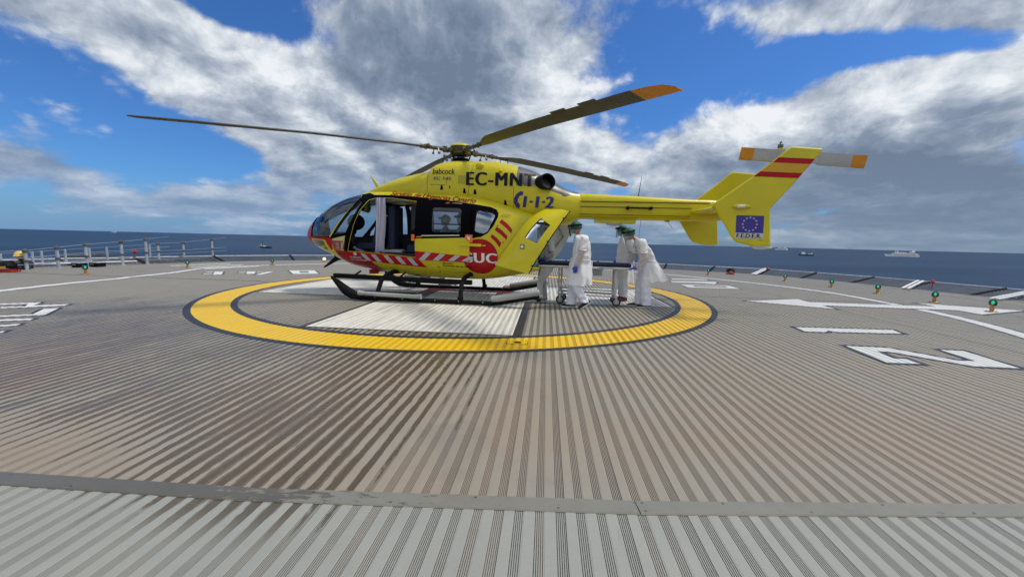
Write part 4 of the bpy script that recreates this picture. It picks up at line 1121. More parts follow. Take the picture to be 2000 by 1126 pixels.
# glazing
def glaze(name, polys, mat, sides, grow_=.04, inset=.022):
    src = loft(AROWS, .05, 120, inset=inset); mb = MB()
    def inside(pt, poly):
        c = False; n = len(poly)
        for i in range(n):
            a, b_ = poly[i], poly[(i+1) % n]
            if (a[1] > pt[1]) != (b_[1] > pt[1]) and pt[0] < (b_[0]-a[0])*(pt[1]-a[1])/(b_[1]-a[1])+a[0]: c = not c
        return c
    gp = [grow(p, grow_) for p in polys]
    used = {}
    for f in src.f[:-2]:
        c = [sum(src.v[q][k] for q in f)/4 for k in range(3)]
        if sides and c[1]*sides < 0: continue
        if any(inside((c[0], c[2]), g) for g in gp):
            nf = []
            for q in f:
                if q not in used: used[q] = len(mb.v); mb.v.append(src.v[q])
                nf.append(used[q])
            mb.f.append(nf); mb.m.append(0); mb.sm.append(True)
    return mb.build(name, mat, heli, fix=False)
glaze('windscreen', [P1], 'canopy', 0)
glaze('side_window', [P2], 'canopy', -1)
glaze('side_window', [P2, FD, FC, FB], 'glass', 1)
glaze('rear_window', [P4], 'glassrefl', -1, .03)
glaze('rear_window', [P4], 'glass', 1, .03)
wp = MB()
cl = [(x, 0, interp(AROWS, x)[1]+.004) for x in [-3.46, -3.4, -3.2, -3.0, -2.8, -2.6, -2.4, -2.2]]
wp.tube(cl, .035, 8, squash=(1, .4)); wp.build('windscreen_post', 'black', heli)
wl = MB(); pts = []
for k in range(17):
    a_ = -PI/2+PI*k/16; pts.append((-3.56+.04, 0, 1.325))
pts = [(-2.80, -.775, 1.31), (-3.0, -.70, 1.31), (-3.2, -.615, 1.31), (-3.4, -.46, 1.31), (-3.48, -.40, 1.315)]
wl.tube(pts, .014, 6); wl.tube([(p[0], -p[1], p[2]) for p in pts], .014, 6); wl.build('windscreen_sill', 'black', heli)

# upper cowling, engine deck and rear transition to the boom
BROWS = [(-2.26, 2.26, 2.385, .10, 2.33, 2.2), (-2.0, 2.2, 2.43, .34, 2.34, 2.4), (-1.75, 2.15, 2.54, .44, 2.36, 2.5), (-1.4, 2.1, 2.66, .50, 2.38, 2.7), (-.9, 2.1, 2.77, .55, 2.4, 2.9), (-.62, 2.1, 2.83, .57, 2.4, 3.0), (-.56, 2.1, 2.90, .60, 2.4, 3.4), (-.35, 2.1, 2.985, .62, 2.4, 3.6),
         (.0, 2.1, 3.02, .63, 2.4, 3.6), (.7, 2.05, 3.02, .64, 2.35, 3.4), (1.2, 1.90, 2.95, .66, 2.3, 3.1), (1.5, 1.78, 2.87, .66, 2.25, 2.9), (1.75, 1.70, 2.78, .63, 2.2, 2.8), (2.15, 1.66, 2.57, .52, 2.12, 2.7), (2.45, 1.70, 2.43, .38, 2.1, 2.7), (2.68, 1.82, 2.37, .27, 2.1, 3.0)]
def bmat(c):
    x, y, z = c
    if x > 1.34:
        zl = 2.46 if x < 1.75 else (2.46-.20*(x-1.75)/.6 if x < 2.35 else 2.26+.10*(x-2.35)/.3)
        if z > zl: return 1
    return 0
cowl_mb = loft(BROWS, .02, 120, matf=bmat); BBVH = bvh_of(cowl_mb)
cowl = cowl_mb.build('engine_cowling', ['yellow', 'darkmetal'], None, ang=40)
bd = MB()
M['reg'] = M['letter_black']
put_text(text_polys('EC-MNT', .285, 2.455, 1.42, .275, -.02, 0, 0, 1.16), 8, BBVH, .008, bd, bold=.035, nb=4)
ABB = join_bvh(Abv_mb, cowl_mb)
put_text(text_polys('Servicio de Urgencias Canario', -1.42, 2.205, 1.92, .135, -.085, 0, .25), 6, ABB, .008, bd, bold=.009, nb=3)
put_text(text_polys('babcock', -.47, 2.69, .49, .12, -.02), 8, BBVH, .008, bd, bold=.004, nb=2)
put_text(text_polys('EC 145', -.44, 2.565, .38, .065, -.02), di['darkmetal'], BBVH, .008, bd, bold=.012, nb=3)
put_text(text_polys('1·1·2', 1.50, 2.015, .60, .225, .0, 0, .12), 13, BBVH, .008, bd, bold=.035, nb=4)
hs = [(1.34, 2.02), (1.30, 2.10), (1.30, 2.19), (1.35, 2.28), (1.43, 2.335), (1.49, 2.33), (1.485, 2.26), (1.43, 2.25), (1.385, 2.19), (1.375, 2.12), (1.42, 2.08), (1.43, 2.03), (1.40, 1.99)]
decal_mesh(bd, [hs], 13, BBVH, -1, .008)
decal_mesh(bd, [[(.10, 2.66), (.25, 2.66), (.25, 2.48), (.10, 2.49)]], 11, BBVH, -1, .004)
for x_, z_, h_ in ((-.30, 2.36, .10), (.20, 2.29, .11), (.43, 2.27, .11), (1.08, 2.06, .10)):
    decal_mesh(bd, [[(x_, z_), (x_+.07, z_-.005), (x_+.055, z_+h_*.85), (x_+.02, z_+h_)]], 0, BBVH, -1, .005)
decal_mesh(bd, [[(-.10, 2.385), (-.075, 2.385), (-.075, 2.45), (-.10, 2.45)]], 1, BBVH, -1, .005)
for ln in ([(-.60, 2.34), (-.60, 2.82)], [(.30, 2.17), (.355, 2.55), (.41, 2.93)], [(1.29, 2.0), (1.29, 2.44)], [(-.16, 2.48), (-.16, 2.60)], [(-.52, 2.47), (-.17, 2.46)], [(1.34, 2.455), (1.75, 2.44)]):
    for i in range(len(ln)-1):
        a, b_ = Vector(ln[i]), Vector(ln[i+1]); d = (b_-a).normalized(); nn = Vector((-d.y, d.x))*.0055
        decal_mesh(bd, [[tuple(a-nn), tuple(b_-nn), tuple(b_+nn), tuple(a+nn)]], 12, BBVH, -1, .004)
decal_mesh(bd, [[(.29, 2.165), (.60, 2.15), (.60, 2.165), (.29, 2.18)]], 0, BBVH, -1, .012)
join_into(cowl, bd, DM); cowl.parent = heli
# exhausts
for sd_ in (-1, 1):
    ex = MB(); ax = Vector((.62, sd_*.75, .10)).normalized(); c0 = Vector((1.79, sd_*.40, 2.51))
    ups = Vector((0, 0, 1)); a_ = ax.cross(ups).normalized(); b_ = a_.cross(ax)
    prof = [(.15, -.2), (.16, .05), (.165, .30), (.17, .32), (.145, .32), (.145, .05), (.12, -.1)]
    vs = []; n = 28
    for r_, h_ in prof:
        for j in range(n):
            t = 2*PI*j/n; vs.append(c0+ax*h_+(a_*math.cos(t)*1.12+b_*math.sin(t)*.95)*r_)
    ex.add(vs, [(i*n+j, i*n+(j+1) % n, (i+1)*n+(j+1) % n, (i+1)*n+j) for i in range(len(prof)-1) for j in range(n)], 0, True)
    ex.add([vs[(len(prof)-1)*n+j] for j in range(n)], [tuple(range(n))], 1)
    ex.build('exhaust', ['matblack', 'matblack'], heli)
# small top fittings: fairing bump, grab handle, side blisters
tf = MB(); tf.ball((.78, -.05, 3.0), .14, 0, 12, (1, .8, .45)); tf.ball((.55, -.60, 2.86), .07, 0, 10, (1.3, .5, .9)); tf.ball((1.0, -.62, 2.75), .035, 0, 8); tf.build('cowling_blister', 'yellow', heli)
gh = MB(); gh.tube([(.90, -.12, 3.0), (.90, -.12, 3.085), (1.07, -.12, 3.075), (1.07, -.12, 2.98)], .011, 6); gh.build('grab_handle', 'matblack', heli)
# wire cutter blade on the roof, antennas
wc = MB(); wc.prism([(-2.20, 2.76), (-2.17, 2.735), (-1.98, 2.50), (-1.86, 2.50), (-1.80, 2.44), (-2.04, 2.42), (-2.08, 2.53)], 'y', -.018, .018); wc.build('roof_wire_cutter', 'yellow', heli)
an = MB(); an.tube([(-1.88, .05, 2.45), (-1.88, .05, 2.92)], .004, 5); an.build('whip_antenna', 'steel', heli)
an = MB(); an.tube([(3.88, -.08, 2.3), (3.93, -.08, 2.74)], [.009, .004], 5); an.ball((3.88, -.08, 2.3), .025, n=6); an.build('whip_antenna', 'matblack', heli)
an = MB(); an.tube([(3.97, -.05, 1.84), (3.95, -.05, 1.45)], .005, 5); an.build('whip_antenna', 'steel', heli)
an = MB(); an.tube([(4.52, -.05, 1.80), (4.63, -.05, 1.66)], .006, 5); an.prism([(4.42, 1.84), (4.6, 1.84), (4.54, 1.79), (4.48, 1.79)], 'y', -.06, -.03); an.build('lower_antenna', 'dullyellow', heli)
# belly items
bi = MB(); bi.prism([(-3.12, .86), (-2.98, .78), (-3.10, .73), (-3.44, .55), (-3.45, .58)], 'y', -.012, .012); bi.build('lower_wire_cutter', 'matblack', heli)
bi = MB(); bi.box((-2.02, -.25, .53), (.16, .16, .09)); bi.box((-1.9, -.25, .56), (.10, .12, .05)); bi.build('belly_lamp', 'red', heli)
bi = MB(); bi.box((-.95, -.45, .45), (.34, .2, .07)); bi.tube([(-1.2, -.4, .47), (-.6, -.4, .44)], .02, 6); bi.ball((-.35, -.3, .42), .06, n=8); bi.build('belly_fitting', 'lightgrey', heli)
bi = MB(); bi.ball((-.98, .35, .40), .09, n=10, sc=(1.3, .6, .9)); bi.tube([(-.98, .35, .45), (-.98, .35, .55)], .02, 6); bi.build('belly_camera', 'matblack', heli)

# tail boom
TROWS = [(2.60, 1.83, 2.365, .265, 2.10, 4.2), (3.2, 1.825, 2.345, .245, 2.09, 4.2), (4.2, 1.82, 2.30, .215, 2.07, 4.0), (4.95, 1.82, 2.265, .19, 2.05, 3.6), (5.5, 1.83, 2.25, .16, 2.04, 3.2), (5.75, 1.88, 2.22, .10, 2.04, 2.6)]
boom = loft(TROWS, .1, 48).build('tail_boom', 'yellow', heli)
bb = MB(); bb.prism([(3.0, 1.84), (3.85, 1.84), (3.85, 1.74), (3.0, 1.755)], 'y', -.17, .17); bb.build('boom_box', 'yellow', heli)
bb = MB(); bb.ball((3.42, -.02, 1.755), .19, n=14, sc=(1, .8, .36)); bb.build('radome', 'offwhite', heli)
gb2 = MB(); gb2.tube([(-.70, -.80, 1.50), (-.70, -.82, 1.64), (.30, -.82, 1.62), (.30, -.80, 1.48)], .014, 6); gb2.build('grab_rail', 'matblack', heli)
hb = MB(); hb.tube([(3.65, -.30, 2.06), (4.12, -.285, 2.05)], .018, 8)
for x_, y_ in ((3.65, -.27), (4.12, -.255)):
    hb.tube([(x_, y_+.04, 2.055), (x_, y_-.05, 2.055)], .036, 12)
hb.build('grip_bar', 'matblack', heli)
# horizontal stabiliser and end plates
sb = MB()
def foil(mb, secs, mi=0):
    """secs: list of (origin, chord vector, thickness vector) ; closed airfoil skins between sections"""
    prof = [(0, 0), (.03, .30), (.12, .48), (.3, .5), (.6, .33), (1, .04), (1, -.04), (.6, -.33), (.3, -.5), (.12, -.48), (.03, -.30)]
    n = len(prof); vs = []
    for o, c, t in secs:
        for a, b_ in prof: vs.append(Vector(o)+Vector(c)*a+Vector(t)*b_)
    fs = [(i*n+j, i*n+(j+1) % n, (i+1)*n+(j+1) % n, (i+1)*n+j) for i in range(len(secs)-1) for j in range(n)]
    fs += [tuple(range(n))[::-1], tuple((len(secs)-1)*n+j for j in range(n))]
    return mb.add(vs, fs, mi, True)
foil(sb, [((4.98, -1.24, 1.99), (.62, 0, 0), (0, 0, .08)), ((4.92, 0, 2.0), (.72, 0, 0), (0, 0, .09)), ((4.98, 1.24, 1.99), (.62, 0, 0), (0, 0, .08))])
sb.build('stabiliser', 'yellow', heli)
FIN = [(6.18, 3.035), (6.23, 3.045), (6.70, 3.005), (6.64, 2.90), (6.30, 2.43), (5.955, 1.99), (6.02, 1.33), (5.73, 1.325), (5.44, 1.39), (5.37, 1.46), (5.15, 1.80), (4.99, 2.06), (5.15, 2.18), (5.55, 2.49), (5.93, 2.80), (6.10, 2.97)]
def fin(y, near):
    mb = MB(); t = .045 if near else .04
    # bevelled thin plate
    inner = [tuple(p) for p in FIN]; sh = grow(FIN, -.022)
    n = len(FIN); vs = [(p[0], y-t/2*.35, p[1]) for p in FIN]+[(p[0], y-t/2, p[1]) for p in sh]+[(p[0], y+t/2*.35, p[1]) for p in FIN]+[(p[0], y+t/2, p[1]) for p in sh]
    fs = [(i, (i+1) % n, n+(i+1) % n, n+i) for i in range(n)]+[(2*n+i, 3*n+i, 3*n+(i+1) % n, 2*n+(i+1) % n) for i in range(n)]+[(i, 2*n+i, 2*n+(i+1) % n, (i+1) % n) for i in range(n)]
    idx = {tuple(p): i for i, p in enumerate(sh)}
    for tr in tess([sh]):
        k = [idx[tuple(p)] for p in tr]; fs += [tuple(n+i for i in k), tuple(3*n+i for i in reversed(k))]
    mb.add(vs, fs, 0)
    yy = y-t/2-.0035
    def flat(polys, mi, lift=0.):
        for p in polys: mb.add([(q[0], yy-lift, q[1]) for q in p], [tuple(range(len(p)))], mi)
    if near:
        # band edges follow the fin's leading and trailing edges
        def xe(z, tr_):
            prof = [(5.15, 2.18), (5.55, 2.49), (5.93, 2.80), (6.10, 2.97), (6.18, 3.035)] if not tr_ else [(5.955, 1.99), (6.30, 2.43), (6.64, 2.90), (6.70, 3.005)]
            for i in range(len(prof)-1):
                if prof[i][1] <= z <= prof[i+1][1]:
                    return prof[i][0]+(prof[i+1][0]-prof[i][0])*(z-prof[i][1])/(prof[i+1][1]-prof[i][1])
            return prof[-1][0]
        for (za, zb_, sl, mi) in ((2.862, 2.775, -.03, 1), (2.775, 2.625, -.03, 2), (2.625, 2.54, -.03, 1)):
            flat([[(xe(za, 0)+.012, za), (xe(za+sl, 1)-.012, za+sl), (xe(zb_+sl, 1)-.012, zb_+sl), (xe(zb_, 0)+.012, zb_)]], mi)
        fx, fz = 5.40, 1.555
        flat([[(fx, fz+.31), (fx+.46, fz+.305), (fx+.47, fz-.0), (fx+.01, fz)]], 3)
        flat([[(fx+.005, fz), (fx+.47, fz), (fx+.475, fz-.10), (fx+.012, fz-.10)]], 4)
        for k in range(12):
            a_ = 2*PI*k/12; cx, cz = fx+.235+.118*math.sin(a_), fz+.155+.118*math.cos(a_)
            star = [(cx+(.021 if q % 2 == 0 else .009)*math.sin(q*PI/5), cz+(.021 if q % 2 == 0 else .009)*math.cos(q*PI/5)) for q in range(10)]
            flat(tess([star]), 4, .003)
        flat(text_polys('F.E.D.E.R.', fx+.03, fz-.085, .41, .072), 5, .003)
        flat([[(q[0]+.006, q[1]) for q in p] for p in text_polys('F.E.D.E.R.', fx+.03, fz-.085, .41, .072)], 5, .0045)
        flat(text_polys('EC-MNT', 5.80, 1.425, .07, .014), 5)
    o = mb.build('end_plate', ['yellow' if near else 'yellow', 'red', 'goldflag', 'blueflag', 'offwhite', 'letter_black'], heli, fix=False, ang=20)
    return o
fin(-1.27, True); fin(1.27, False)
fl = MB(); fl.ball((5.47, -1.31, 2.02), .13, 0, 12, (1.25, .35, .32)); fl.build('fin_fairing', 'yellow', heli)
fl = MB(); fl.ball((5.44, -1.36, 2.01), .05, 0, 10, (1.4, .5, .6)); fl.build('position_lamp', 'offwhite', heli)
tg = MB(); tg.tube([(5.70, -1.25, 1.33), (5.76, -1.25, 1.29), (5.86, -1.25, 1.28), (6.06, -1.25, 1.305)], .016, 8); tg.build('tail_skid', 'palegreen', heli)
# central fin carrying the tail rotor
cf = MB(); foil(cf, [((5.35, 0, 2.1), (.75, 0, 0), (0, .16, 0)), ((6.05, 0, 2.65), (.60, 0, 0), (0, .13, 0)), ((6.62, 0, 3.18), (.42, 0, 0), (0, .11, 0))]); cf.build('central_fin', 'yellow', heli)
gb = MB(); gb.ball((6.82, -.02, 3.13), .13, 0, 12, (1.7, 1, .8)); gb.build('tail_gearbox', 'yellow', heli)
bc = MB(); bc.lathe([(.10, 0), (.10, .05), (.05, .07)], 14, (6.60, -.02, 3.22)); bc.build('beacon_base', 'yellow', heli)
bc = MB(); bc.lathe([(.045, .07), (.05, .09), (.05, .14), (.02, .165), (.02, .20), (.001, .205)], 14, (6.60, -.02, 3.22)); bc.build('beacon', 'darkmetal', heli)
# tail rotor: two wide blades
trt = empty('tail_rotor', (0, 0, 0)); trt.parent = heli
hub_ = Vector((6.87, -.30, 3.05)); dirv = Vector((.996, 0, -.075)).normalized(); upv = Vector((.075, 0, .996))
for s_ in (-1, 1):
    tb = MB(); d = dirv*s_
    for (r0, r1, mi) in ((.30, .88, 0), (.88, 1.13, 1)):
        secs = []
        for rr_ in (r0, r1):
            ch = .235; o_ = hub_+d*rr_-upv*(.5*ch)
            secs.append((o_+Vector((0, .02, 0)), upv*ch+Vector((0, -.05, 0)), Vector((0, .03, 0))))
        foil(tb, secs, mi)
    # tapered root
    foil(tb, [(hub_+d*.12-upv*.05, upv*.10, Vector((0, .03, 0))), (hub_+d*.30-upv*.1175, upv*.235, Vector((0, .03, 0)))], 0)
    tb.build('blade', ['bladegrey', 'orange'], trt)
th_ = MB(); th_.tube([hub_+Vector((0, -.06, 0)), hub_+Vector((0, .3, 0))], .05, 12); th_.tube([hub_-dirv*.22, hub_+dirv*.22], .035, 8); th_.tube([hub_-dirv*.2+upv*.06, hub_-dirv*.2-upv*.06], .02, 6); th_.build('hub', 'darkmetal', trt)

# landing gear
for sd_ in (-1, 1):
    sk = MB(); y = sd_*1.2
    pts = [(-2.50, y, .475), (-2.36, y, .36), (-2.18, y, .20), (-2.02, y, .11), (-1.86, y, .072), (-1.4, y, .055), (0, y, .053), (.98, y, .055), (1.15, y, .075), (1.88, y, .235), (1.95, y, .25)]
    rad = [.022, .062, .098, .098, .068, .048, .046, .046, .046, .044, .03]
    sk.tube(pts, rad, 12); sk.build('skid', 'matblack', heli)
    stp = MB()
    stp.tube([(-1.82, y+sd_*.12, .175), (-1.75, y+sd_*.12, .165), (-.52, y+sd_*.12, .145), (-.46, y+sd_*.12, .15)], [.055, .045, .045, .055], 12); stp.build('step_pad', 'pad', heli)
    br = MB()
    for x_ in (-1.68, -.95, -.50): br.tube([(x_, y+sd_*.12, .13), (x_, y, .06)], .014, 6)
    br.build('step_bracket', 'steel', heli)
    sp_ = MB(); sp_.box((-1.15, y+sd_*.08, .20), (1.1, .10, .025)); sp_.build('step_plate', 'matblack', heli)
    sl_ = MB(); sl_.tube([(.98, y+sd_*.06, .155), (1.10, y+sd_*.06, .17), (1.90, y+sd_*.06, .325), (1.93, y+sd_*.06, .33)], [.062, .075, .078, .06], 14, squash=(1, .9)); sl_.build('skid_sleeve', 'pad', heli)
    cl_ = MB()
    for x_ in (-1.5, -.9, -.2, .3, .8): cl_.tube([(x_, y-.05*sd_, .075), (x_, y+.05*sd_, .075)], .012, 6)
    cl_.tube([(1.93, y, .24), (1.99, y, .25)], .05, 10); cl_.build('skid_bolt', 'steel', heli)
    # long boarding step
    ls = MB(); ls.box((-1.02, sd_*1.0, .46), (3.06, .10, .095), 0, Matrix.Rotation(R(.7), 3, 'Y'))
    for x_ in (-2.15, -1.1, .3): ls.tube([(x_, sd_*.98, .46), (x_, sd_*.62, .56)], .02, 6)
    ls.build('boarding_step', 'matblack', heli)
for x_, dx in ((-1.42, -.10), (.30, .02)):
    ct = MB(); pts = []
    near = [(x_+dx, -1.2, .06), (x_+dx*.6, -1.13, .22), (x_+dx*.3, -1.04, .42), (x_+.04, -.92, .53), (x_+.10, -.72, .58), (x_+.12, -.4, .56), (x_+.12, 0, .555)]
    pts = near+[(p[0], -p[1], p[2]) for p in near[-2::-1]]
    ct.tube(pts, [.042, .046, .05, .052, .05, .045, .045, .045, .05, .052, .05, .046, .042], 12); ct.build('cross_tube', 'matblack', heli)
    cs = MB(); cs.tube([(x_+dx*.95, -1.19, .05), (x_+dx*.9, -1.18, .16)], .065, 12); cs.tube([(x_+dx*.95, 1.19, .05), (x_+dx*.9, 1.18, .16)], .065, 12); cs.build('skid_saddle', 'matblack', heli)

# sliding door, slid back over the cabin side
def sheet(loops_mats, bvh, off, thick, name, mats, parent=heli):
    mb = MB()
    for loops, mi, o2 in loops_mats: decal_mesh(mb, loops, mi, bvh, -1, off+o2, .06)
    me = bpy.data.meshes.new(name); me.from_pydata(mb.v, [], mb.f)
    me.polygons.foreach_set('material_index', mb.m)
    bm = bmesh.new(); bm.from_mesh(me); bmesh.ops.remove_doubles(bm, verts=bm.verts, dist=1e-5)
    ext = bmesh.ops.extrude_face_region(bm, geom=bm.faces[:])
    bmesh.ops.translate(bm, verts=[g for g in ext['geom'] if isinstance(g, bmesh.types.BMVert)], vec=(0, thick, 0))
    bmesh.ops.recalc_face_normals(bm, faces=bm.faces); bm.to_mesh(me); bm.free()
    for m in mats: me.materials.append(M[m])
    me.polygons.foreach_set('use_smooth', [True]*len(me.polygons)); me.set_sharp_from_angle(angle=R(35))
    o = link(name, me, parent)
    return o
TBVH = bvh_of(loft(TROWS, .05, 48))
for z_, x1, hh in ((2.20, 5.3, .010), (2.10, 4.93, .014), (1.94, 4.93, .010), (1.87, 4.9, .008)):
    sheet([([[(2.67, z_-hh), (x1, z_-hh-.012), (x1, z_+hh-.012), (2.67, z_+hh)]], 0, 0)], TBVH, .030, .030, 'boom_rib', ['yellow'])
rib_shade = MB()  # dark line painted under each boom rib, standing in for its shade
for z_, x1 in ((2.176, 5.3), (2.074, 4.93), (1.918, 4.93)):
    decal_mesh(rib_shade, [[(2.67, z_-.007), (x1, z_-.019), (x1, z_-.005), (2.67, z_+.007)]], 0, TBVH, -1, .004)
join_into(boom, rib_shade, ['seam'])
DW = [(-.38, 1.50), (-.34, 1.46), (.20, 1.46), (.24, 1.50), (.24, 1.91), (.20, 1.945), (-.33, 1.955), (-.38, 1.92)]
sdoor = sheet([([[(-.75, 1.31), (.43, 1.36), (.43, 2.0), (.38, 2.04), (-.75, 2.09)], DW], 0, 0),
               ([[(-.75, 1.06), (-.75, 1.31), (.43, 1.36), (.43, .985)]], 1, 0),
               ([[(-.75, .88), (-.75, 1.06), (.43, .985), (.43, .88), (.30, .86)]], 2, 0)], ABVH, .05, .02, 'sliding_door', ['black', 'yellow', 'red'])
sdd = MB()
for t_ in (-.66, -.35, -.02, .27):
    zt_ = 1.055-.063*(t_+.75); decal_mesh(sdd, [[(t_+.15, zt_-.01), (t_+.27, zt_-.02), (t_+.10, .875), (t_-.02, .885)]], 0, ABVH, -1, .054)
decal_mesh(sdd, [[(-.72, 1.335), (-.60, 1.34), (-.60, 1.365), (-.72, 1.36)], ], 1, ABVH, -1, .054)
decal_mesh(sdd, [[(-.60, 1.365), (.22, 1.39), (.22, 1.415), (-.60, 1.39)], ], 2, ABVH, -1, .054)
join_into(sdoor, sdd, ['grey_stripe', 'orangeplastic', 'palegreen'])
dg_ = MB(); decal_mesh(dg_, [DW], 0, ABVH, -1, .045); dg_.build('door_window', 'glassdark', sdoor, fix=False)
ht = MB(); ht.box((-.78, -.955, 1.335), (.06, .03, .13)); ht.build('door_latch', 'orangeplastic', sdoor)
ht = MB()
hp = [(.36, 1.42), (.50, 1.42), (.50, 1.26), (.46, 1.26), (.44, 1.30), (.36, 1.32)]
ht.prism(hp, 'y', -.99, -.955); ht.build('door_handle', 'orangeplastic', sdoor)
ht = MB(); ht.box((.44, -1.0, 1.36), (.05, .02, .05)); ht.tube([(.40, -1.0, 1.37), (.45, -1.01, 1.31)], .018, 8); ht.build('handle_lever', 'offwhite', sdoor)
rl = MB(); rl.box((.44, -.93, 1.215), (.46, .07, .055), 0, Matrix.Rotation(R(1.5), 3, 'Y')); rl.box((.72, -.91, 1.205), (.10, .03, .02)); rl.build('door_rail', 'yellow', heli)
lb = MB(); lb.ball((-.07, -.80, 2.06), .055, 0, 10, (1.1, .5, .5)); lb.build('side_lamp', 'redglass', heli)
lb = MB(); lb.box((.13, -.80, 2.045), (.22, .03, .045), 0, Matrix.Rotation(R(2), 3, 'Y')); lb.build('white_lamp', 'offwhite', heli)

# rear clamshell doors, swung open
def clam(near):
    s_ = -1 if near else 1
    hinge = [(2.16, .60, 1.985), (1.93, .70, 1.965), (1.62, .82, 1.74), (1.32, .88, 1.33), (1.10, .88, 1.02), (.96, .86, .815)]
    free = [(2.45, 1.02, 1.92), (2.30, 1.10, 1.70), (2.12, 1.20, 1.42), (1.95, 1.26, 1.13), (1.80, 1.26, .88), (1.70, 1.22, .68)]
    if not near:
        hinge = [(2.10, .62, 1.92), (1.95, .74, 1.82), (1.85, .84, 1.55), (1.80, .86, 1.30), (1.75, .86, 1.05), (1.72, .84, .80)]
        free = [(2.62, .98, 1.83), (2.50, 1.15, 1.70), (2.42, 1.25, 1.42), (2.28, 1.30, 1.13), (2.10, 1.28, .90), (1.98, 1.22, .74)]
    nu, nv = 14, 30; grid = []
    def curve(tab, t):
        rows = [(i/(len(tab)-1), *p) for i, p in enumerate(tab)]
        return Vector(interp(rows, t))
    for v in range(nv+1):
        a, b_ = curve(hinge, v/nv), curve(free, v/nv); row = []
        for u in range(nu+1):
            t = u/nu; p = a.lerp(b_, t); bulge = math.sin(PI*t)*.11*math.sin(PI*min(1, .25+.6*v/nv))
            p = p+Vector((-.35, .9, .1)).normalized()*bulge
            row.append(p)
        grid.append(row)
    hole = lambda u, v: (5 <= u < 11 and 9 <= v < 16)
    out_ = MB(); mats = ['yellow', 'offwhite', 'black'] if near else ['offwhite', 'offwhite', 'black']
    def P(u, v, d=0.):
        p = grid[v][u]
        return Vector((p.x, s_*(p.y-d), p.z))
    th = .045
    for v in range(nv+1):
        for u in range(nu+1): out_.v.append(tuple(P(u, v)))
    for v in range(nv+1):
        for u in range(nu+1): out_.v.append(tuple(P(u, v, th)+Vector((.02, 0, 0))))
    N1 = (nu+1)*(nv+1); ix = lambda u, v: v*(nu+1)+u
    for v in range(nv):
        for u in range(nu):
            if near and hole(u, v): continue
            out_.f.append([ix(u, v), ix(u+1, v), ix(u+1, v+1), ix(u, v+1)]); out_.m.append(0); out_.sm.append(True)
            out_.f.append([N1+ix(u, v), N1+ix(u, v+1), N1+ix(u+1, v+1), N1+ix(u+1, v)]); out_.m.append(1); out_.sm.append(True)
    def edge(a, b_): out_.f.append([a, b_, N1+b_, N1+a]); out_.m.append(2); out_.sm.append(False)
    for v in range(nv): edge(ix(0, v), ix(0, v+1)); edge(ix(nu, v+1), ix(nu, v))
    for u in range(nu): edge(ix(u+1, 0), ix(u, 0)); edge(ix(u, nv), ix(u+1, nv))
    if near:
        for v in range(9, 16): edge(ix(5, v), ix(5, v+1)); edge(ix(11, v+1), ix(11, v))
        for u in range(5, 11): edge(ix(u, 9), ix(u+1, 9)); edge(ix(u+1, 16), ix(u, 16))
    o = out_.build('clamshell_door', mats, heli, ang=50)
    if near:
        g = MB()
        for v in range(8, 18):
            for u in range(5, 12): g.v.append(tuple(P(u, v, .02)))
        for v in range(9):
            for u in range(6): g.f.append([v*7+u, v*7+u+1, (v+1)*7+u+1, (v+1)*7+u]); g.m.append(0); g.sm.append(True)
        g.build('door_window', 'glassdark', o, fix=False)
        # first aid sign
        bv = BVHTree.FromPolygons([Vector(v) for v in out_.v], out_.f)
        ds = MB(); cx, cz = 1.56, 1.205
        M['signgreen'] = pmat('sign_green', (.01, .12, .06), .5)
        decal_mesh(ds, [[(cx-.045, cz-.045), (cx+.045, cz-.045), (cx+.045, cz+.045), (cx-.045, cz+.045)]], 0, bv, -1, .006)
        for q in ([(cx-.035, cz-.012), (cx+.035, cz-.012), (cx+.035, cz+.012), (cx-.035, cz+.012)], [(cx-.012, cz-.035), (cx+.012, cz-.035), (cx+.012, cz+.035), (cx-.012, cz+.035)]):
            decal_mesh(ds, [q], 1, bv, -1, .010)
        ds.build('first_aid_sign', ['signgreen', 'white'], o, fix=False)
        ht_ = MB()
        for v in (4, 14, 25):
            p = P(nu, v); ht_.box(p+Vector((0, -.01, 0)), (.05, .02, .02))
        ht_.build('latch', 'matblack', o)
    else:
        tr_ = MB(); pts = [P(int(nu*.35), v, th+.01) for v in range(6, 27)]
        tr_.tube([P(2, 8, th+.01), P(7, 7, th+.01), P(12, 12, th+.01), P(10, 22, th+.01), P(3, 25, th+.01), P(2, 8, th+.01)], .018, 6); tr_.build('door_trim', 'intgrey', o)
    return o
clam(True); clam(False)
# lip under the rear doors
lp = MB(); lp.prism([(1.02, .80), (1.02, .765), (1.30, .725), (1.86, .735), (1.86, .765)], 'y', -.80, .80); lp.build('rear_sill', 'yellow', heli)

# main rotor
mr = empty('main_rotor', (0, 0, 0)); mr.parent = heli
HZ = 3.278
mm = MB(); mm.lathe([(.20, 3.02), (.20, 3.04), (.13, 3.06), (.075, 3.08), (.07, 3.22)], 20, (-.03, 0, 0)); mm.build('mast', 'darkmetal', mr)
sw = MB(); sw.lathe([(.05, 3.08), (.19, 3.09), (.19, 3.115), (.05, 3.12)], 20, (-.03, 0, 0))
for k in range(5):
    a_ = 2*PI*k/5+.3; sw.tube([(.17*math.cos(a_)-.03, .17*math.sin(a_), 3.05), (.24*math.cos(a_)-.03, .24*math.sin(a_), 3.26)], .014, 6)
sw.build('pitch_link', 'matblack', mr)
hb_ = MB(); hb_.lathe([(.08, 3.16), (.20, 3.19), (.24, 3.22), (.22, 3.26), (.24, 3.30), (.24, 3.34), (.19, 3.37)], 24, (-.03, 0, 0)); hb_.build('hub', 'hubmetal', mr)
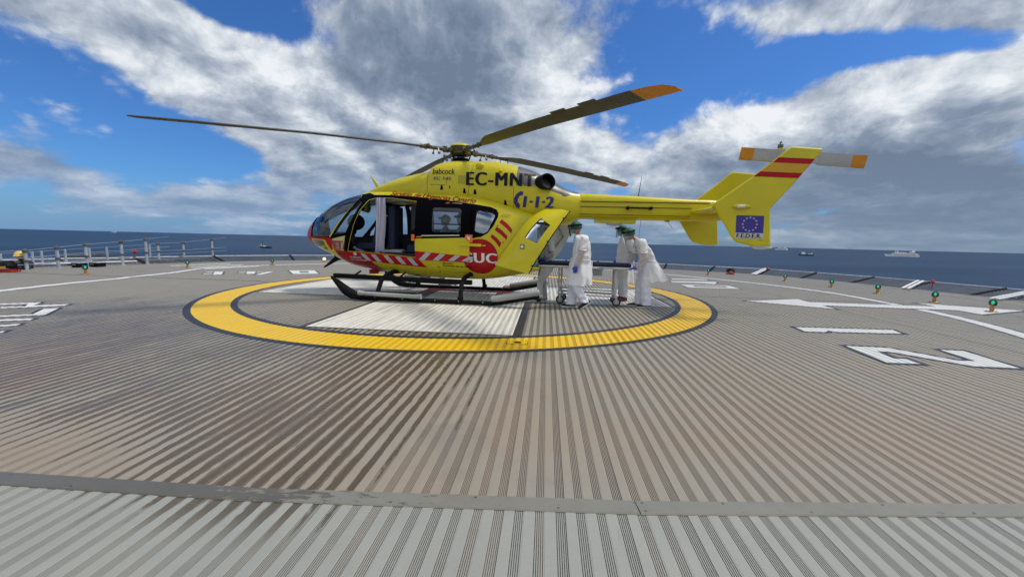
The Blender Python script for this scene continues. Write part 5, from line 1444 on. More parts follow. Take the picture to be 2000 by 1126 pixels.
hc = MB(); hc.lathe([(.19, 3.355), (.235, 3.37), (.225, 3.395), (.16, 3.43), (.08, 3.447), (.001, 3.45)], 28, (-.03, 0, 0)); hc.build('hub_cap', 'yellow', mr)
az0 = 213.139
for k in range(4):
    wa = R(az0)+k*PI/2                       # world azimuth of the blade
    la = wa-heli.rotation_euler.z
    d = Vector((math.cos(la), math.sin(la), 0)); c = Vector((-math.sin(la), math.cos(la), 0))
    o_ = Vector((-.03, 0, HZ))
    def at(r_, zoff=0.):
        droop = -.24*((max(0, r_-.3)/5.2)**1.6)
        return o_+d*r_+Vector((0, 0, droop+zoff))
    bl = MB()
    rows = [(.95, .10, .055), (1.10, .17, .05), (1.28, .26, .046), (1.5, .315, .042), (3.0, .325, .040), (4.9, .325, .038), (5.02, .32, .036)]
    tip = [(5.02, .32, .036), (5.25, .30, .032), (5.42, .25, .026), (5.5, .14, .018)]
    def secs(rw):
        out_ = []
        for r_, ch, th in rw:
            tw = R(-10+4*(r_/5.5)); cc = c*math.cos(tw)+Vector((0, 0, 1))*math.sin(tw); tt = Vector((0, 0, 1))*math.cos(tw)-c*math.sin(tw)
            sweep = 0 if r_ < 5.0 else -.10*((r_-5.0)/.5)**2*0
            out_.append((at(r_)+cc*(.30*.32 if r_ > 1.2 else ch*.45)*1, cc*-ch, tt*th))
        return out_
    foil(bl, secs(rows), 0); foil(bl, secs(tip), 1)
    for rt in (3.55, 4.15):                     # trim tabs
        s0 = secs([(rt, .325, .04)])[0]; s1 = secs([(rt+.32, .325, .04)])[0]
        a_, b_ = s0[0]+s0[1], s1[0]+s1[1]; e_ = s0[1].normalized()*.045; z_ = Vector((0, 0, .004))
        bl.add([a_-z_, b_-z_, b_+e_-z_, a_+e_-z_, a_+z_, b_+z_, b_+e_+z_, a_+e_+z_], [(0, 3, 2, 1), (4, 5, 6, 7), (0, 1, 5, 4), (1, 2, 6, 5), (2, 3, 7, 6), (3, 0, 4, 7)], 0)
    bo = bl.build('rotor_blade', ['olive', 'olive' if k == 0 else 'orange'], mr, ang=50)
    ar = MB(); ar.tube([at(.16), at(.55), at(.95)], [.055, .038, .042], 10); ar.build('blade_root', 'hubmetal', bo)
    dp = MB()
    for r_, cc_, zz, rd in ((.55, .09, -.11, .032), (.62, -.08, -.10, .028), (.78, .05, .03, .035)):
        p = at(r_, zz)+c*cc_; dp.ball(p, rd, n=8); dp.tube([at(r_)+c*cc_*.3, p], .012, 6)
    dp.build('damper', 'darkmetal', bo)
    hg = MB(); hg.tube([at(.28)+c*.10, at(.28)-c*.10], .045, 10); hg.tube([at(.38, .06), at(.38, -.06)], .05, 10); hg.tube([at(.74)+c*.07, at(.74)-c*.07], .03, 8); hg.tube([at(.82, .05), at(.82, -.05)], .03, 8); hg.build('blade_hinge', 'hubmetal', bo)

# cabin interior
def rbox(name, c, d, mat, bev=.04, rot=None, parent=heli):
    bm = bmesh.new(); bmesh.ops.create_cube(bm, size=1)
    for v in bm.verts: v.co = Vector((v.co.x*d[0], v.co.y*d[1], v.co.z*d[2]))
    bmesh.ops.bevel(bm, geom=bm.edges[:]+bm.verts[:], offset=bev, segments=3, profile=.6, affect='EDGES')
    if rot is not None: bmesh.ops.transform(bm, matrix=rot.to_4x4(), verts=bm.verts)
    bmesh.ops.translate(bm, vec=c, verts=bm.verts)
    me = bpy.data.meshes.new(name); bm.to_mesh(me); bm.free(); me.materials.append(M[mat])
    me.polygons.foreach_set('use_smooth', [True]*len(me.polygons)); me.set_sharp_from_angle(angle=R(50))
    return link(name, me, parent)
rbox('cabin_floor', (-.55, 0, .955), (4.1, 1.5, .05), 'interior', .01)
rbox('seat_cushion', (-2.02, -.35, 1.12), (.48, .5, .14), 'navyfabric')
rbox('seat_back', (-1.76, -.35, 1.45), (.14, .50, .74), 'navyfabric', .05, Matrix.Rotation(R(12), 3, 'Y'))
rbox('headrest', (-1.66, -.35, 1.92), (.11, .28, .2), 'navyfabric', .04)
rbox('cabin_seat', (-1.45, -.30, 1.52), (.16, .50, 1.0), 'navyfabric', .05)
rbox('cabin_wall', (-1.30, .50, 1.72), (.14, .25, .85), 'intgrey', .03)
rbox('medical_unit', (-1.05, .10, 1.16), (.60, .8, .36), 'matblack', .05)
rbox('monitor', (-1.02, -.25, 1.42), (.22, .10, .17), 'matblack', .02)
rbox('equipment_bag', (-.93, -.50, 1.08), (.26, .26, .20), 'navyfabric', .06)
rbox('oxygen_case', (-1.30, -.52, 1.02), (.30, .16, .09), 'intgrey', .03)
hk = MB(); hk.tube([(-1.10, -.3, 1.95), (-1.08, -.32, 1.7), (-1.14, -.3, 1.5), (-1.02, -.3, 1.38)], .012, 6); hk.tube([(-.98, -.2, 2.1), (-.96, -.22, 1.8), (-.90, -.2, 1.6)], .010, 6); hk.tube([(-.92, -.38, 1.50), (-.92, -.38, 1.66), (-.80, -.38, 1.66), (-.80, -.38, 1.48)], .016, 6); hk.build('cable_loops', 'matblack', heli)
rbox('overhead_panel', (-1.2, -.1, 2.16), (1.0, .9, .10), 'intgrey', .03)
rbox('medical_shelf', (-.92, .1, 1.50), (.30, .6, .10), 'matblack', .03)
rbox('instrument_panel', (-2.98, 0, 1.20), (.34, .95, .42), 'matblack', .10, Matrix.Rotation(R(-18), 3, 'Y'))
gls = MB(); gls.ball((-2.58, .0, 1.67), .20, 0, 14, (.95, 1.1, .95)); gls.tube([(-2.9, 0, 1.30), (-2.66, 0, 1.45), (-2.62, 0, 1.6)], .08, 10); gls.build('glareshield', 'matblack', heli)
cs_ = MB(); cs_.tube([(-2.2, -.12, 1.0), (-2.23, -.12, 1.28), (-2.16, -.12, 1.46)], [.02, .016, .02], 8); cs_.ball((-2.15, -.12, 1.50), .035, n=8); cs_.build('control_stick', 'matblack', heli)
fl_ = MB(); fl_.tube([(-2.30, -.55, 1.02), (-2.12, -.55, 1.12), (-1.95, -.5, 1.06)], .03, 8); fl_.box((-2.2, -.5, 1.04), (.26, .25, .04), 0, Matrix.Rotation(.4, 3, 'Y')); fl_.box((-1.35, -.55, 1.03), (.42, .28, .05)); fl_.build('cockpit_gear', 'intgrey', heli)
# curtain: a hanging sheet with folds
cu = MB(); nu, nv = 36, 24
for v in range(nv+1):
    t = v/nv; z = 2.17-1.17*t; w_ = .15-.0*t+.02*math.sin(3*t)
    xc = -1.63-.02*t-.05*max(0, t-.35)+.02*max(0, t-.8)
    for u in range(nu+1):
        s_ = u/nu-.5; ww = w_*(1-.35*t+.7*max(0, t-.85)*2)
        cu.v.append((xc+s_*ww*1.5, -.66+.035*math.sin(s_*26+1.5*t)+.02*math.sin(s_*11+t*3), z+(.02*math.sin(s_*9) if v == nv else 0)))
for v in range(nv):
    for u in range(nu): cu.f.append([v*(nu+1)+u, v*(nu+1)+u+1, (v+1)*(nu+1)+u+1, (v+1)*(nu+1)+u]); cu.m.append(0); cu.sm.append(True)
co = cu.build('curtain', 'curtain', None, fix=False); co.parent = None
# curtain hangs inside the helicopter: a thing of its own
co.location = heli.location; co.rotation_euler = heli.rotation_euler
tag(co, 'long white cloth hanging in the open cockpit doorway of the helicopter', 'curtain')
hl = empty('flight_helmet'); hl.location = heli.matrix_basis @ Vector((-2.27, -.12, 2.0)); hl.rotation_euler = (0, R(20), R(-8))
h_ = MB(); h_.lathe([(.001, .12), (.06, .112), (.105, .07), (.125, .0), (.12, -.05), (.10, -.09), (.09, -.085), (.10, -.04), (.10, .0)], 22); h_.build('shell', 'helmet', hl)
h_ = MB(); h_.tube(bez((-.09, 0, .06), (-.12, 0, .2), (.06, 0, .24), (.09, 0, .07), 10), .010, 6); h_.build('chin_strap', 'matblack', hl)
h_ = MB(); h_.ball((-.0, -.115, -.02), .045, n=10, sc=(1, .5, 1)); h_.ball((0, .115, -.02), .045, n=10, sc=(1, .5, 1)); h_.build('ear_cup', 'matblack', hl)
tag(hl, 'olive green flight helmet hanging upside down in the cockpit', 'helmet')

# ================================================================== people
def skin_mesh(name, chains, mat, parent, sub=2, root=0, offset=None):
    """chains: list of lists of (x, y, z, r); the first point of a chain may be an (int) index tuple ('j', k) into the shared list"""
    vs, rs, es, ids = [], [], [], {}
    for ch in chains:
        prev = None
        for p in ch:
            if isinstance(p, str): i = ids[p]
            else:
                key = p[4] if len(p) > 4 else None
                vs.append(p[:3]); rs.append(p[3]); i = len(vs)-1
                if key: ids[key] = i
            if prev is not None: es.append((prev, i))
            prev = i
    me = bpy.data.meshes.new(name); me.from_pydata(vs, es, [])
    o = bpy.data.objects.new(name, me); COL.objects.link(o)
    md = o.modifiers.new('skin', 'SKIN'); md.use_smooth_shade = True
    for i, r_ in enumerate(rs):
        sv = me.skin_vertices[0].data[i]; sv.radius = (r_, r_) if not isinstance(r_, tuple) else r_; sv.use_root = (i == root)
    if sub: s_ = o.modifiers.new('sub', 'SUBSURF'); s_.levels = sub; s_.render_levels = sub
    bpy.context.view_layer.update(); dg = bpy.context.evaluated_depsgraph_get()
    me2 = bpy.data.meshes.new_from_object(o.evaluated_get(dg)); bpy.data.objects.remove(o)
    me2.materials.clear(); me2.materials.append(M[mat])
    me2.polygons.foreach_set('use_smooth', [True]*len(me2.polygons))
    return link(name, me2, parent)
def V3(*a): return Vector(a)
def head_mesh(mb, c, face, up, s_=1., mi=0):
    """head with brow, nose, mouth, chin and ears; face = facing direction"""
    face = Vector(face).normalized(); up = (Vector(up)-face*Vector(up).dot(face)).normalized(); sd_ = up.cross(face)
    n1, n2 = 26, 32; o = len(mb.v)
    for i in range(n1+1):
        ph = -PI/2+PI*i/n1
        for j in range(n2):
            th = 2*PI*j/n2
            x, y, z = math.cos(ph)*math.cos(th), math.cos(ph)*math.sin(th), math.sin(ph)   # x to the face
            rx, ry, rz = .098, .076, .120
            jaw = max(0, -z)
            px, py, pz = x*rx*(1-.10*jaw), y*ry*(1-.32*jaw**1.4), z*rz
            if x > 0:
                px += .010*jaw
                g = lambda cy, cz, sy, sz: math.exp(-((py-cy)/sy)**2-((pz-cz)/sz)**2)
                px += .022*g(0, -.018, .012, .022)+.010*g(0, .012, .010, .02)     # nose
                px -= .010*g(.030, .012, .016, .012)+.010*g(-.030, .012, .016, .012)  # eye sockets
                px += .006*g(0, .034, .045, .010)+.008*g(0, -.058, .022, .008)-.004*g(0, -.066, .02, .004)+.008*g(0, -.098, .022, .014)
            mb.v.append(tuple(Vector(c)+(face*px+sd_*py+up*pz)*s_))
    for i in range(n1):
        for j in range(n2): mb.f.append([o+i*n2+j, o+i*n2+(j+1) % n2, o+(i+1)*n2+(j+1) % n2, o+(i+1)*n2+j]); mb.m.append(mi); mb.sm.append(True)
    for q in (-1, 1):
        mb.ball(Vector(c)+(sd_*q*.078+up*-.005-face*.005)*s_, .028*s_, mi, 8, (.6, .45, 1.1))
        mb.ball(Vector(c)+(sd_*q*.030+up*.012+face*.082)*s_, .013*s_, mi+1, 8)
def hand_chains(w, d, side, palm, k='h'):
    """five fingers from a palm; w wrist, d finger direction, palm = palm normal, side = thumb side"""
    w, d, side, palm = Vector(w), Vector(d).normalized(), Vector(side).normalized(), Vector(palm).normalized()
    pc_ = w+d*.05
    ch = [[(*w, .024, k+'w'), (*(pc_), (.034)), (*(w+d*.085), .030, k+'p')]]
    ln = [.070, .078, .072, .058]
    for i in range(4):
        b_ = w+d*.088+side*(.030-.020*i); l_ = ln[i]; cu = .25+.08*i
        ch.append([k+'p', (*b_, .011), (*(b_+d*l_*.5+palm*l_*cu*.35), .0095), (*(b_+d*l_*.85+palm*l_*cu), .0080)])
    t0 = w+d*.035+side*.032
    ch.append([k+'w', (*t0, .014), (*(t0+d*.03+side*.02+palm*.012), .0115), (*(t0+d*.058+side*.018+palm*.026), .009)])
    return ch
def gown_mesh(rings, mat, parent, name='gown', seed=0, n=48, fold=.018, sleeves=(), open_bottom=True):
    """rings: (cx, cy, cz, rx, ry, tilt) from neck to hem"""
    mb = MB(); rr = random.Random(seed); ph = [rr.uniform(0, 6) for _ in range(6)]
    rows = [(i/(len(rings)-1), *r_) for i, r_ in enumerate(rings)] if rings else None
    nv = 46 if rings else -1
    for v in range(nv+1):
        t = v/nv; cx, cy, cz, rx, ry, tl = interp(rows, t)
        for j in range(n):
            a_ = 2*PI*j/n
            f_ = fold*(.45+1.7*t*t)*(math.sin(5*a_+ph[0]+2*t)*.6+math.sin(9*a_+ph[1]-3*t)*.35+math.sin(14*a_+ph[2])*.15)
            f_ += .022*noise.noise(Vector((math.cos(a_)*2.5, math.sin(a_)*2.5, t*7+seed)))+.012*noise.noise(Vector((math.cos(a_)*6, math.sin(a_)*6, t*19+seed)))
            x_ = cx+(rx+f_)*math.cos(a_); y_ = cy+(ry+f_)*math.sin(a_)
            z_ = cz+tl*math.cos(a_)*rx+.008*math.sin(7*a_+ph[3])*t
            mb.v.append((x_, y_, z_))
    for v in range(nv):
        for j in range(n): mb.f.append([v*n+j, v*n+(j+1) % n, (v+1)*n+(j+1) % n, (v+1)*n+j]); mb.m.append(0); mb.sm.append(True)
    for pts, rad in sleeves:
        m2 = MB(); P = [Vector(p) for p in pts]; k = len(P); up = None; N2 = 18; fine = []
        tab = [(i/(k-1), *P[i], rad[i]) for i in range(k)]
        for q in range(22): fine.append(interp(tab, q/21))
        for i, (x, y, z, r_) in enumerate(fine):
            p = Vector((x, y, z)); d = Vector(fine[min(i+1, 21)][:3])-Vector(fine[max(i-1, 0)][:3]); d.normalize()
            up = up or (Vector((0, 1, 0)) if abs(d.y) < .8 else Vector((1, 0, 0)))
            a_ = d.cross(up).normalized(); b_ = a_.cross(d).normalized(); up = b_
            for j in range(N2):
                t = 2*PI*j/N2; q_ = r_*(1+.10*math.sin(3*t+i*.9+seed)+.10*noise.noise(Vector((math.cos(t)*2, math.sin(t)*2, i*.5+seed))))
                m2.v.append(tuple(p+(a_*math.cos(t)+b_*math.sin(t))*q_))
        for i in range(21):
            for j in range(N2): m2.f.append([i*N2+j, i*N2+(j+1) % N2, (i+1)*N2+(j+1) % N2, (i+1)*N2+j])
        mb.add(m2.v, m2.f, 0, True)
    return mb.build(name, mat, parent, fix=False, ang=80)
def trousers_mesh(legs, parent, mat='scrubs', seed=0):
    """legs: list of [(x,y,z,r)...] from hip to hem, each a creased tube; joined at the pelvis by overlap"""
    mb = MB()
    for li, L_ in enumerate(legs):
        tab = [(i/(len(L_)-1), *p) for i, p in enumerate(L_)]; N2 = 22; K = 30
        for i in range(K+1):
            t = i/K; x, y, z, r_ = interp(tab, t)
            for j in range(N2):
                a_ = 2*PI*j/N2
                w_ = 1+.08*math.sin(2*a_+seed+li)+.09*noise.noise(Vector((math.cos(a_)*1.6, math.sin(a_)*1.6, t*9+li*5+seed)))*(1+2*t)+.06*t*math.sin(t*42+a_)
                mb.v.append((x+r_*w_*math.cos(a_), y+r_*w_*.92*math.sin(a_), z))
        o = len(mb.v)-(K+1)*N2
        for i in range(K):
            for j in range(N2): mb.f.append([o+i*N2+j, o+i*N2+(j+1) % N2, o+(i+1)*N2+(j+1) % N2, o+(i+1)*N2+j]); mb.m.append(0); mb.sm.append(True)
    return mb.build('trousers', mat, parent, fix=False, ang=80)
def shoe(p, d, parent, mat='shoe', pitch=0., sole=None):
    """p heel point on the ground, d forward direction"""
    mb = MB(); d = Vector((d[0], d[1], 0)).normalized(); s_ = Vector((-d.y, d.x, 0))
    rot = Matrix.Rotation(pitch, 3, s_)
    prof = [(-.045, .034, .085), (0, .042, .10), (.06, .044, .092), (.12, .043, .058), (.18, .046, .045), (.225, .040, .036), (.25, .022, .026)]
    n = 16; vs = []
    for x, w_, h_ in prof:
        for j in range(n):
            a_ = 2*PI*j/n; q = d*x+s_*w_*math.cos(a_)+Vector((0, 0, h_/2+h_/2*math.sin(a_)+.012)); vs.append(Vector(p)+rot @ q)
    k = len(prof); fs = [(i*n+j, i*n+(j+1) % n, (i+1)*n+(j+1) % n, (i+1)*n+j) for i in range(k-1) for j in range(n)]+[tuple(range(n)), tuple((k-1)*n+j for j in range(n))]
    mb.add(vs, fs, 0, True)
    pr = [(-.04, .03), (.05, .04), (.15, .046), (.22, .044), (.258, .02)]
    vs = [Vector(p)+rot @ (d*x+s_*w_*q+Vector((0, 0, z))) for z in (0, .016) for q in (1, -1) for x, w_ in pr]; m_ = len(pr)
    top = [2*m_+i for i in range(m_)]+[3*m_+i for i in range(m_-1, -1, -1)]; bot = [i for i in range(m_)]+[m_+i for i in range(m_-1, -1, -1)]
    mb.add(vs, [tuple(top), tuple(bot[::-1])]+[(bot[i], bot[(i+1) % len(bot)], top[(i+1) % len(bot)], top[i]) for i in range(len(bot))], 1, False)
    return mb.build('shoe', [mat, sole or 'white'], parent, ang=60)
def cap_mesh(c, face, up, parent, s_=1., mat='cap'):
    face = Vector(face).normalized(); up = (Vector(up)-face*Vector(up).dot(face)).normalized(); sd_ = up.cross(face)
    mb = MB(); n1, n2 = 18, 36
    for i in range(n1+1):
        ph = -.42+(PI/2+.42)*i/n1
        for j in range(n2):
            th = 2*PI*j/n2; x, y, z = math.cos(ph)*math.cos(th), math.cos(ph)*math.sin(th), math.sin(ph)
            r_ = 1+.06*noise.noise(Vector((x*4, y*4, z*4+c[0])))+.03*math.sin(18*th)*(1-i/n1)
            lift = .035 if x > 0 else 0
            q = face*(x*.112*r_-.010)+sd_*y*.093*r_+up*(max(z*.125*r_, -.05)+.012+lift*x*(1 if z < .3 else .3))
            mb.v.append(tuple(Vector(c)+q*s_))
    for i in range(n1):
        for j in range(n2): mb.f.append([i*n2+j, i*n2+(j+1) % n2, (i+1)*n2+(j+1) % n2, (i+1)*n2+j]); mb.m.append(0); mb.sm.append(True)
    mb.build('hair_cap', mat, parent, fix=False, ang=80)
def gear(c, face, up, parent, s_=1., visor=True):
    face = Vector(face).normalized(); up = (Vector(up)-face*Vector(up).dot(face)).normalized(); sd_ = up.cross(face); c = Vector(c)
    mb = MB()                                     # mask over nose and mouth
    n1, n2 = 10, 14
    for i in range(n1+1):
        for j in range(n2+1):
            v = (i/n1-.5)*2; u_ = (j/n2-.5)*2
            q = face*(.112-.050*u_*u_-.012*v*v-.01*max(0, v))+sd_*u_*.070+up*(-.050+.052*v*(1-.25*u_*u_))
            mb.v.append(tuple(c+q*s_))
    for i in range(n1):
        for j in range(n2): mb.f.append([i*(n2+1)+j, i*(n2+1)+j+1, (i+1)*(n2+1)+j+1, (i+1)*(n2+1)+j]); mb.m.append(0); mb.sm.append(True)
    mb.build('face_mask', 'mask', parent, fix=False)
    hb_ = MB(); pts = [c+(face*.118*math.cos(a_)-face*.01+sd_*.100*math.sin(a_)+up*(.052+.015*math.cos(a_)))*s_ for a_ in [2*PI*k/24 for k in range(25)]]
    hb_.tube(pts, .011*s_, 6, squash=(.6, 1.5)); hb_.box(c+(face*.118+up*.070)*s_, (.05*s_, .10*s_, .045*s_)); hb_.build('visor_band', 'matblack', parent)
    if visor:
        vb = MB(); n2 = 16
        for i in range(9):
            for j in range(n2+1):
                a_ = (j/n2-.5)*2.1; v = i/8
                vb.v.append(tuple(c+(face*(.150*math.cos(a_)-.005+.02*v)+sd_*.120*math.sin(a_)+up*(.062-.20*v))*s_))
        for i in range(8):
            for j in range(n2): vb.f.append([i*(n2+1)+j, i*(n2+1)+j+1, (i+1)*(n2+1)+j+1, (i+1)*(n2+1)+j]); vb.m.append(0); vb.sm.append(True)
        vb.build('face_shield', 'visor', parent, fix=False)
M['eye'] = pmat('eye', (.05, .04, .04), .3)

def person(name_label, origin, J, gown, legs, shoes, gownmat='gown', trm='scrubs', group='medical staff in white gowns', sleeves_r=(.085, .07, .055, .04), lower='gownfilm', seed=0, hair_cap='cap', look=None):
    """J: joints relative to origin: head centre, face dir, up dir, neck, chest, pelvis, (shoulder, elbow, wrist, hand dir, thumb, palm) x2, (hip, knee, ankle, toe) x2"""
    e = empty('person', origin)
    h, nk, ch, pv = J['head'], J['neck'], J['chest'], J['pelvis']
    chains = [[(*pv, .105, 'pv'), (*(Vector(pv).lerp(Vector(ch), .5)), .095), (*ch, .095, 'ch'), (*nk, .055, 'nk'), (*(Vector(nk).lerp(Vector(h), .55)), .055)]]
    for k, a_ in enumerate(J['arms']):
        s_, el_, w_, hd, th, pm = a_
        chains += [['ch', (*s_, .060), (*el_, .043), (*(Vector(el_).lerp(Vector(w_), .5)), .038), (*w_, .027, 'w%d' % k)]]
        hc_ = hand_chains(w_, hd, th, pm, 'h%d' % k)
        hc_[0] = ['w%d' % k]+[(p if isinstance(p, str) else p) for p in hc_[0][1:]]
        for c_ in hc_[1:]:
            if c_[0] == 'h%dw' % k: c_[0] = 'w%d' % k
        chains += hc_
    for hp_, kn, an_, toe in J['legs']:
        chains += [['pv', (*hp_, .090), (*(Vector(hp_).lerp(Vector(kn), .5)), .078), (*kn, .055), (*(Vector(kn).lerp(Vector(an_), .4)), .054), (*an_, .036), (*toe, .030)]]
    body = skin_mesh('body', chains, 'skin', e, 1)
    hm_ = MB(); head_mesh(hm_, h, J['face'], J['up'])
    bm = bmesh.new(); bm.from_mesh(body.data)
    tmp = hm_.build('tmp', ['skin', 'eye'], None, ang=80); bm.from_mesh(tmp.data)
    me = bpy.data.meshes.new('body'); bm.to_mesh(me); bm.free(); me.materials.append(M['skin']); me.materials.append(M['eye'])
    tm = tmp.data; bpy.data.objects.remove(tmp); bpy.data.meshes.remove(tm)
    me.polygons.foreach_set('use_smooth', [True]*len(me.polygons)); body.data = me
    trousers_mesh(legs, e, trm, seed)
    gs = []
    fl = []
    for s_, el_, w_, hd, th, pm in J['arms']:
        s_, el_, w_ = Vector(s_), Vector(el_), Vector(w_)
        gs.append(([s_+(Vector(nk)-s_)*.35, s_, s_.lerp(el_, .55), s_.lerp(el_, .80)], [.062, .076, .074, .076]))
        fl.append(([s_.lerp(el_, .6), el_, el_.lerp(w_, .5), w_, w_+Vector(hd)*.01], [.066, .062, .058, .045, .034]))
    gown_mesh(gown, gownmat, e, 'gown', seed, sleeves=gs)
    for q_ in fl: gown_mesh(None, 'sleevefilm', e, 'forearm_sleeve', seed+3, fold=0, sleeves=[q_])
    bt = MB(); pts = []
    tt = .42; rows_ = [(i/(len(gown)-1), *r_) for i, r_ in enumerate(gown)]; cx, cy, cz, rx, ry, tl = interp(rows_, (len([g for g in gown if g[2] > .99]))/(len(gown)-1))
    for k in range(25):
        a_ = 2*PI*k/24; pts.append((cx+(rx+.008)*math.cos(a_), cy+(ry+.008)*math.sin(a_), cz+tl*math.cos(a_)*rx))
    bt.tube(pts, .012, 6, squash=(1, .6)); bt.tube([pts[0], (pts[0][0]+.04, pts[0][1]-.02, pts[0][2]-.03), (pts[0][0]+.05, pts[0][1]-.03, pts[0][2]-.16)], .009, 6); bt.build('waist_tie', gownmat, e)
    for k, a_ in enumerate(J['arms']):
        w_, hd, th, pm = a_[2], a_[3], a_[4], a_[5]
        g = hand_chains(w_, hd, th, pm, 'g'); wv = Vector(w_)-Vector(hd)*.05
        g2 = []
        for c_ in g: g2.append([(p if isinstance(p, str) else (p[0], p[1], p[2], p[3]*1.22, *p[4:])) for p in c_])
        g2.append(['gw', (*wv, .034)])
        skin_mesh('glove', g2, 'glove', e, 2)
    for p, d, pt, mt in shoes: shoe(p, d, e, mt, pt)
    cap_mesh(h, J['face'], J['up'], e, 1., hair_cap)
    gear(h, J['face'], J['up'], e)
    return tag(e, name_label, 'person', group)
def film_mat():
    m, nt, b = new_mat('sheer_sleeve')
    out = [n for n in nt.n if n.type == 'OUTPUT_MATERIAL'][0]
    b.inputs['Base Color'].default_value = (.80, .80, .80, 1); b.inputs['Roughness'].default_value = .45
    tr = nt.node('ShaderNodeBsdfTransparent'); mx = nt.node('ShaderNodeMixShader'); mx.inputs[0].default_value = .40
    nt.link(tr.outputs[0], mx.inputs[1]); nt.link(b.outputs[0], mx.inputs[2]); nt.link(mx.outputs[0], out.inputs[0])
    return m
M['sleevefilm'] = film_mat()

# person walking towards the helicopter, right arm (far side) on the stretcher, left arm hanging
o = (1.30, 7.98, 0)
person('person in white gown and green cap walking on the near side of the stretcher', o, dict(
    head=(-.055, 0, 1.605), face=(-1, .25, -.28), up=(-.18, 0, 1), neck=(.02, .0, 1.46), chest=(.08, 0, 1.27), pelvis=(.06, 0, .95),
    arms=[((.10, -.19, 1.38), (.03, -.25, 1.10), (-.06, -.24, .87), (-.12, .0, -1), (-.9, .0, .1), (.2, 1, 0)),
          ((.06, .19, 1.38), (.05, .26, 1.10), (.02, .25, .87), (-.1, 0, -1), (-.9, 0, .1), (0, -1, 0))],
    legs=[((.05, -.09, .90), (-.04, -.10, .50), (.12, -.09, .13), (.02, -.09, .05)), ((.07, .09, .90), (-.06, .10, .50), (-.07, .10, .10), (-.20, .10, .04))]),
    [(.015, 0, 1.475, .085, .085, 0), (.045, 0, 1.42, .125, .155, -.15), (.07, 0, 1.30, .165, .20, -.05), (.075, 0, 1.06, .175, .20, 0), (.055, 0, .98, .185, .20, 0), (.04, 0, .74, .225, .235, .0), (.04, 0, .48, .245, .25, .02)],
    [[(.05, -.085, .95, .12), (0.0, -.09, .70, .115), (-.03, -.10, .50, .105), (.06, -.095, .30, .105), (.16, -.09, .13, .095)],
     [(.07, .085, .95, .12), (0.0, .09, .70, .11), (-.04, .10, .50, .10), (-.06, .10, .28, .10), (-.07, .10, .06, .10)]],
    [((.25, -.09, .10), (-1, 0), R(34), 'shoe'), ((-.03, .10, 0), (-1, .1), 0, 'shoe')], seed=1)
# person bending over the head end of the stretcher with both hands on it
o = (2.70, 8.33, 0)
person('person bending forward onto the stretcher end, white gown blown out behind', o, dict(
    head=(-.285, .0, 1.515), face=(-1, .05, -.45), up=(-.40, 0, 1), neck=(-.13, 0, 1.42), chest=(.0, 0, 1.24), pelvis=(.16, 0, .95),
    arms=[((-.05, -.19, 1.34), (-.03, -.23, 1.07), (-.16, -.22, .83), (-1, .15, -.12), (0, 1, 0), (0, 0, -1)),
          ((-.05, .19, 1.34), (-.10, .25, 1.08), (-.20, .22, .85), (-1, .1, -.12), (0, -1, 0), (0, 0, -1))],
    legs=[((.14, -.09, .90), (.08, -.10, .50), (.13, -.10, .10), (0, -.10, .04)), ((.14, .09, .90), (.05, .10, .50), (.03, .10, .10), (-.1, .10, .04))]),
    [(-.13, 0, 1.435, .085, .085, -.5), (-.075, 0, 1.38, .125, .155, -.55), (.02, 0, 1.26, .160, .20, -.45), (.11, 0, 1.06, .165, .20, -.25), (.145, 0, .97, .165, .185, -.12), (.23, 0, .78, .22, .22, -.10), (.31, 0, .56, .235, .26, .12)],
    [[(.14, -.085, .95, .125), (.11, -.09, .70, .115), (.08, -.10, .50, .10), (.10, -.10, .28, .10), (.12, -.10, .05, .10)],
     [(.14, .085, .95, .125), (.09, .09, .70, .115), (.05, .10, .50, .10), (.04, .10, .28, .10), (.04, .10, .05, .10)]],
    [((.17, -.10, 0), (-1, -.05), 0, 'shoe'), ((.04, .10, 0), (-1, .1), 0, 'shoe')], seed=2)
# person on the far side of the stretcher
o = (2.55, 9.08, 0)
person('upright person in white gown on the far side of the stretcher', o, dict(
    head=(-.085, 0, 1.60), face=(-1, -.1, -.12), up=(-.1, 0, 1), neck=(.0, 0, 1.46), chest=(.02, 0, 1.27), pelvis=(0, 0, .95),
    arms=[((.04, -.19, 1.38), (.10, -.26, 1.10), (.02, -.36, .90), (-.5, -.8, -.25), (-1, .4, 0), (0, 0, -1)),
          ((.02, .19, 1.38), (-.02, .26, 1.10), (-.14, .10, .93), (-.6, -.7, -.2), (.5, -.8, 0), (0, 0, -1))],
    legs=[((0, -.09, .90), (-.02, -.10, .50), (.02, -.10, .10), (-.1, -.10, .04)), ((0, .09, .90), (-.02, .10, .50), (.0, .10, .10), (-.12, .10, .04))]),
    [(.0, 0, 1.475, .085, .085, 0), (.015, 0, 1.42, .125, .155, -.1), (.01, 0, 1.30, .16, .20, 0), (.0, 0, 1.06, .165, .20, 0), (-.01, 0, .98, .17, .20, 0), (-.02, 0, .74, .20, .225, 0), (-.01, 0, .43, .225, .245, .02)],
    [[(0, -.085, .95, .12), (-.01, -.09, .70, .11), (-.02, -.10, .50, .09), (0, -.10, .28, .085), (.02, -.10, .12, .08)],
     [(0, .085, .95, .12), (-.01, .09, .70, .11), (-.02, .10, .50, .09), (-.01, .10, .28, .085), (.0, .10, .12, .08)]],
    [((.03, -.10, 0), (-1, -.35), 0, 'redshoe'), ((.02, .10, 0), (-1, -.1), 0, 'redshoe')], seed=3)
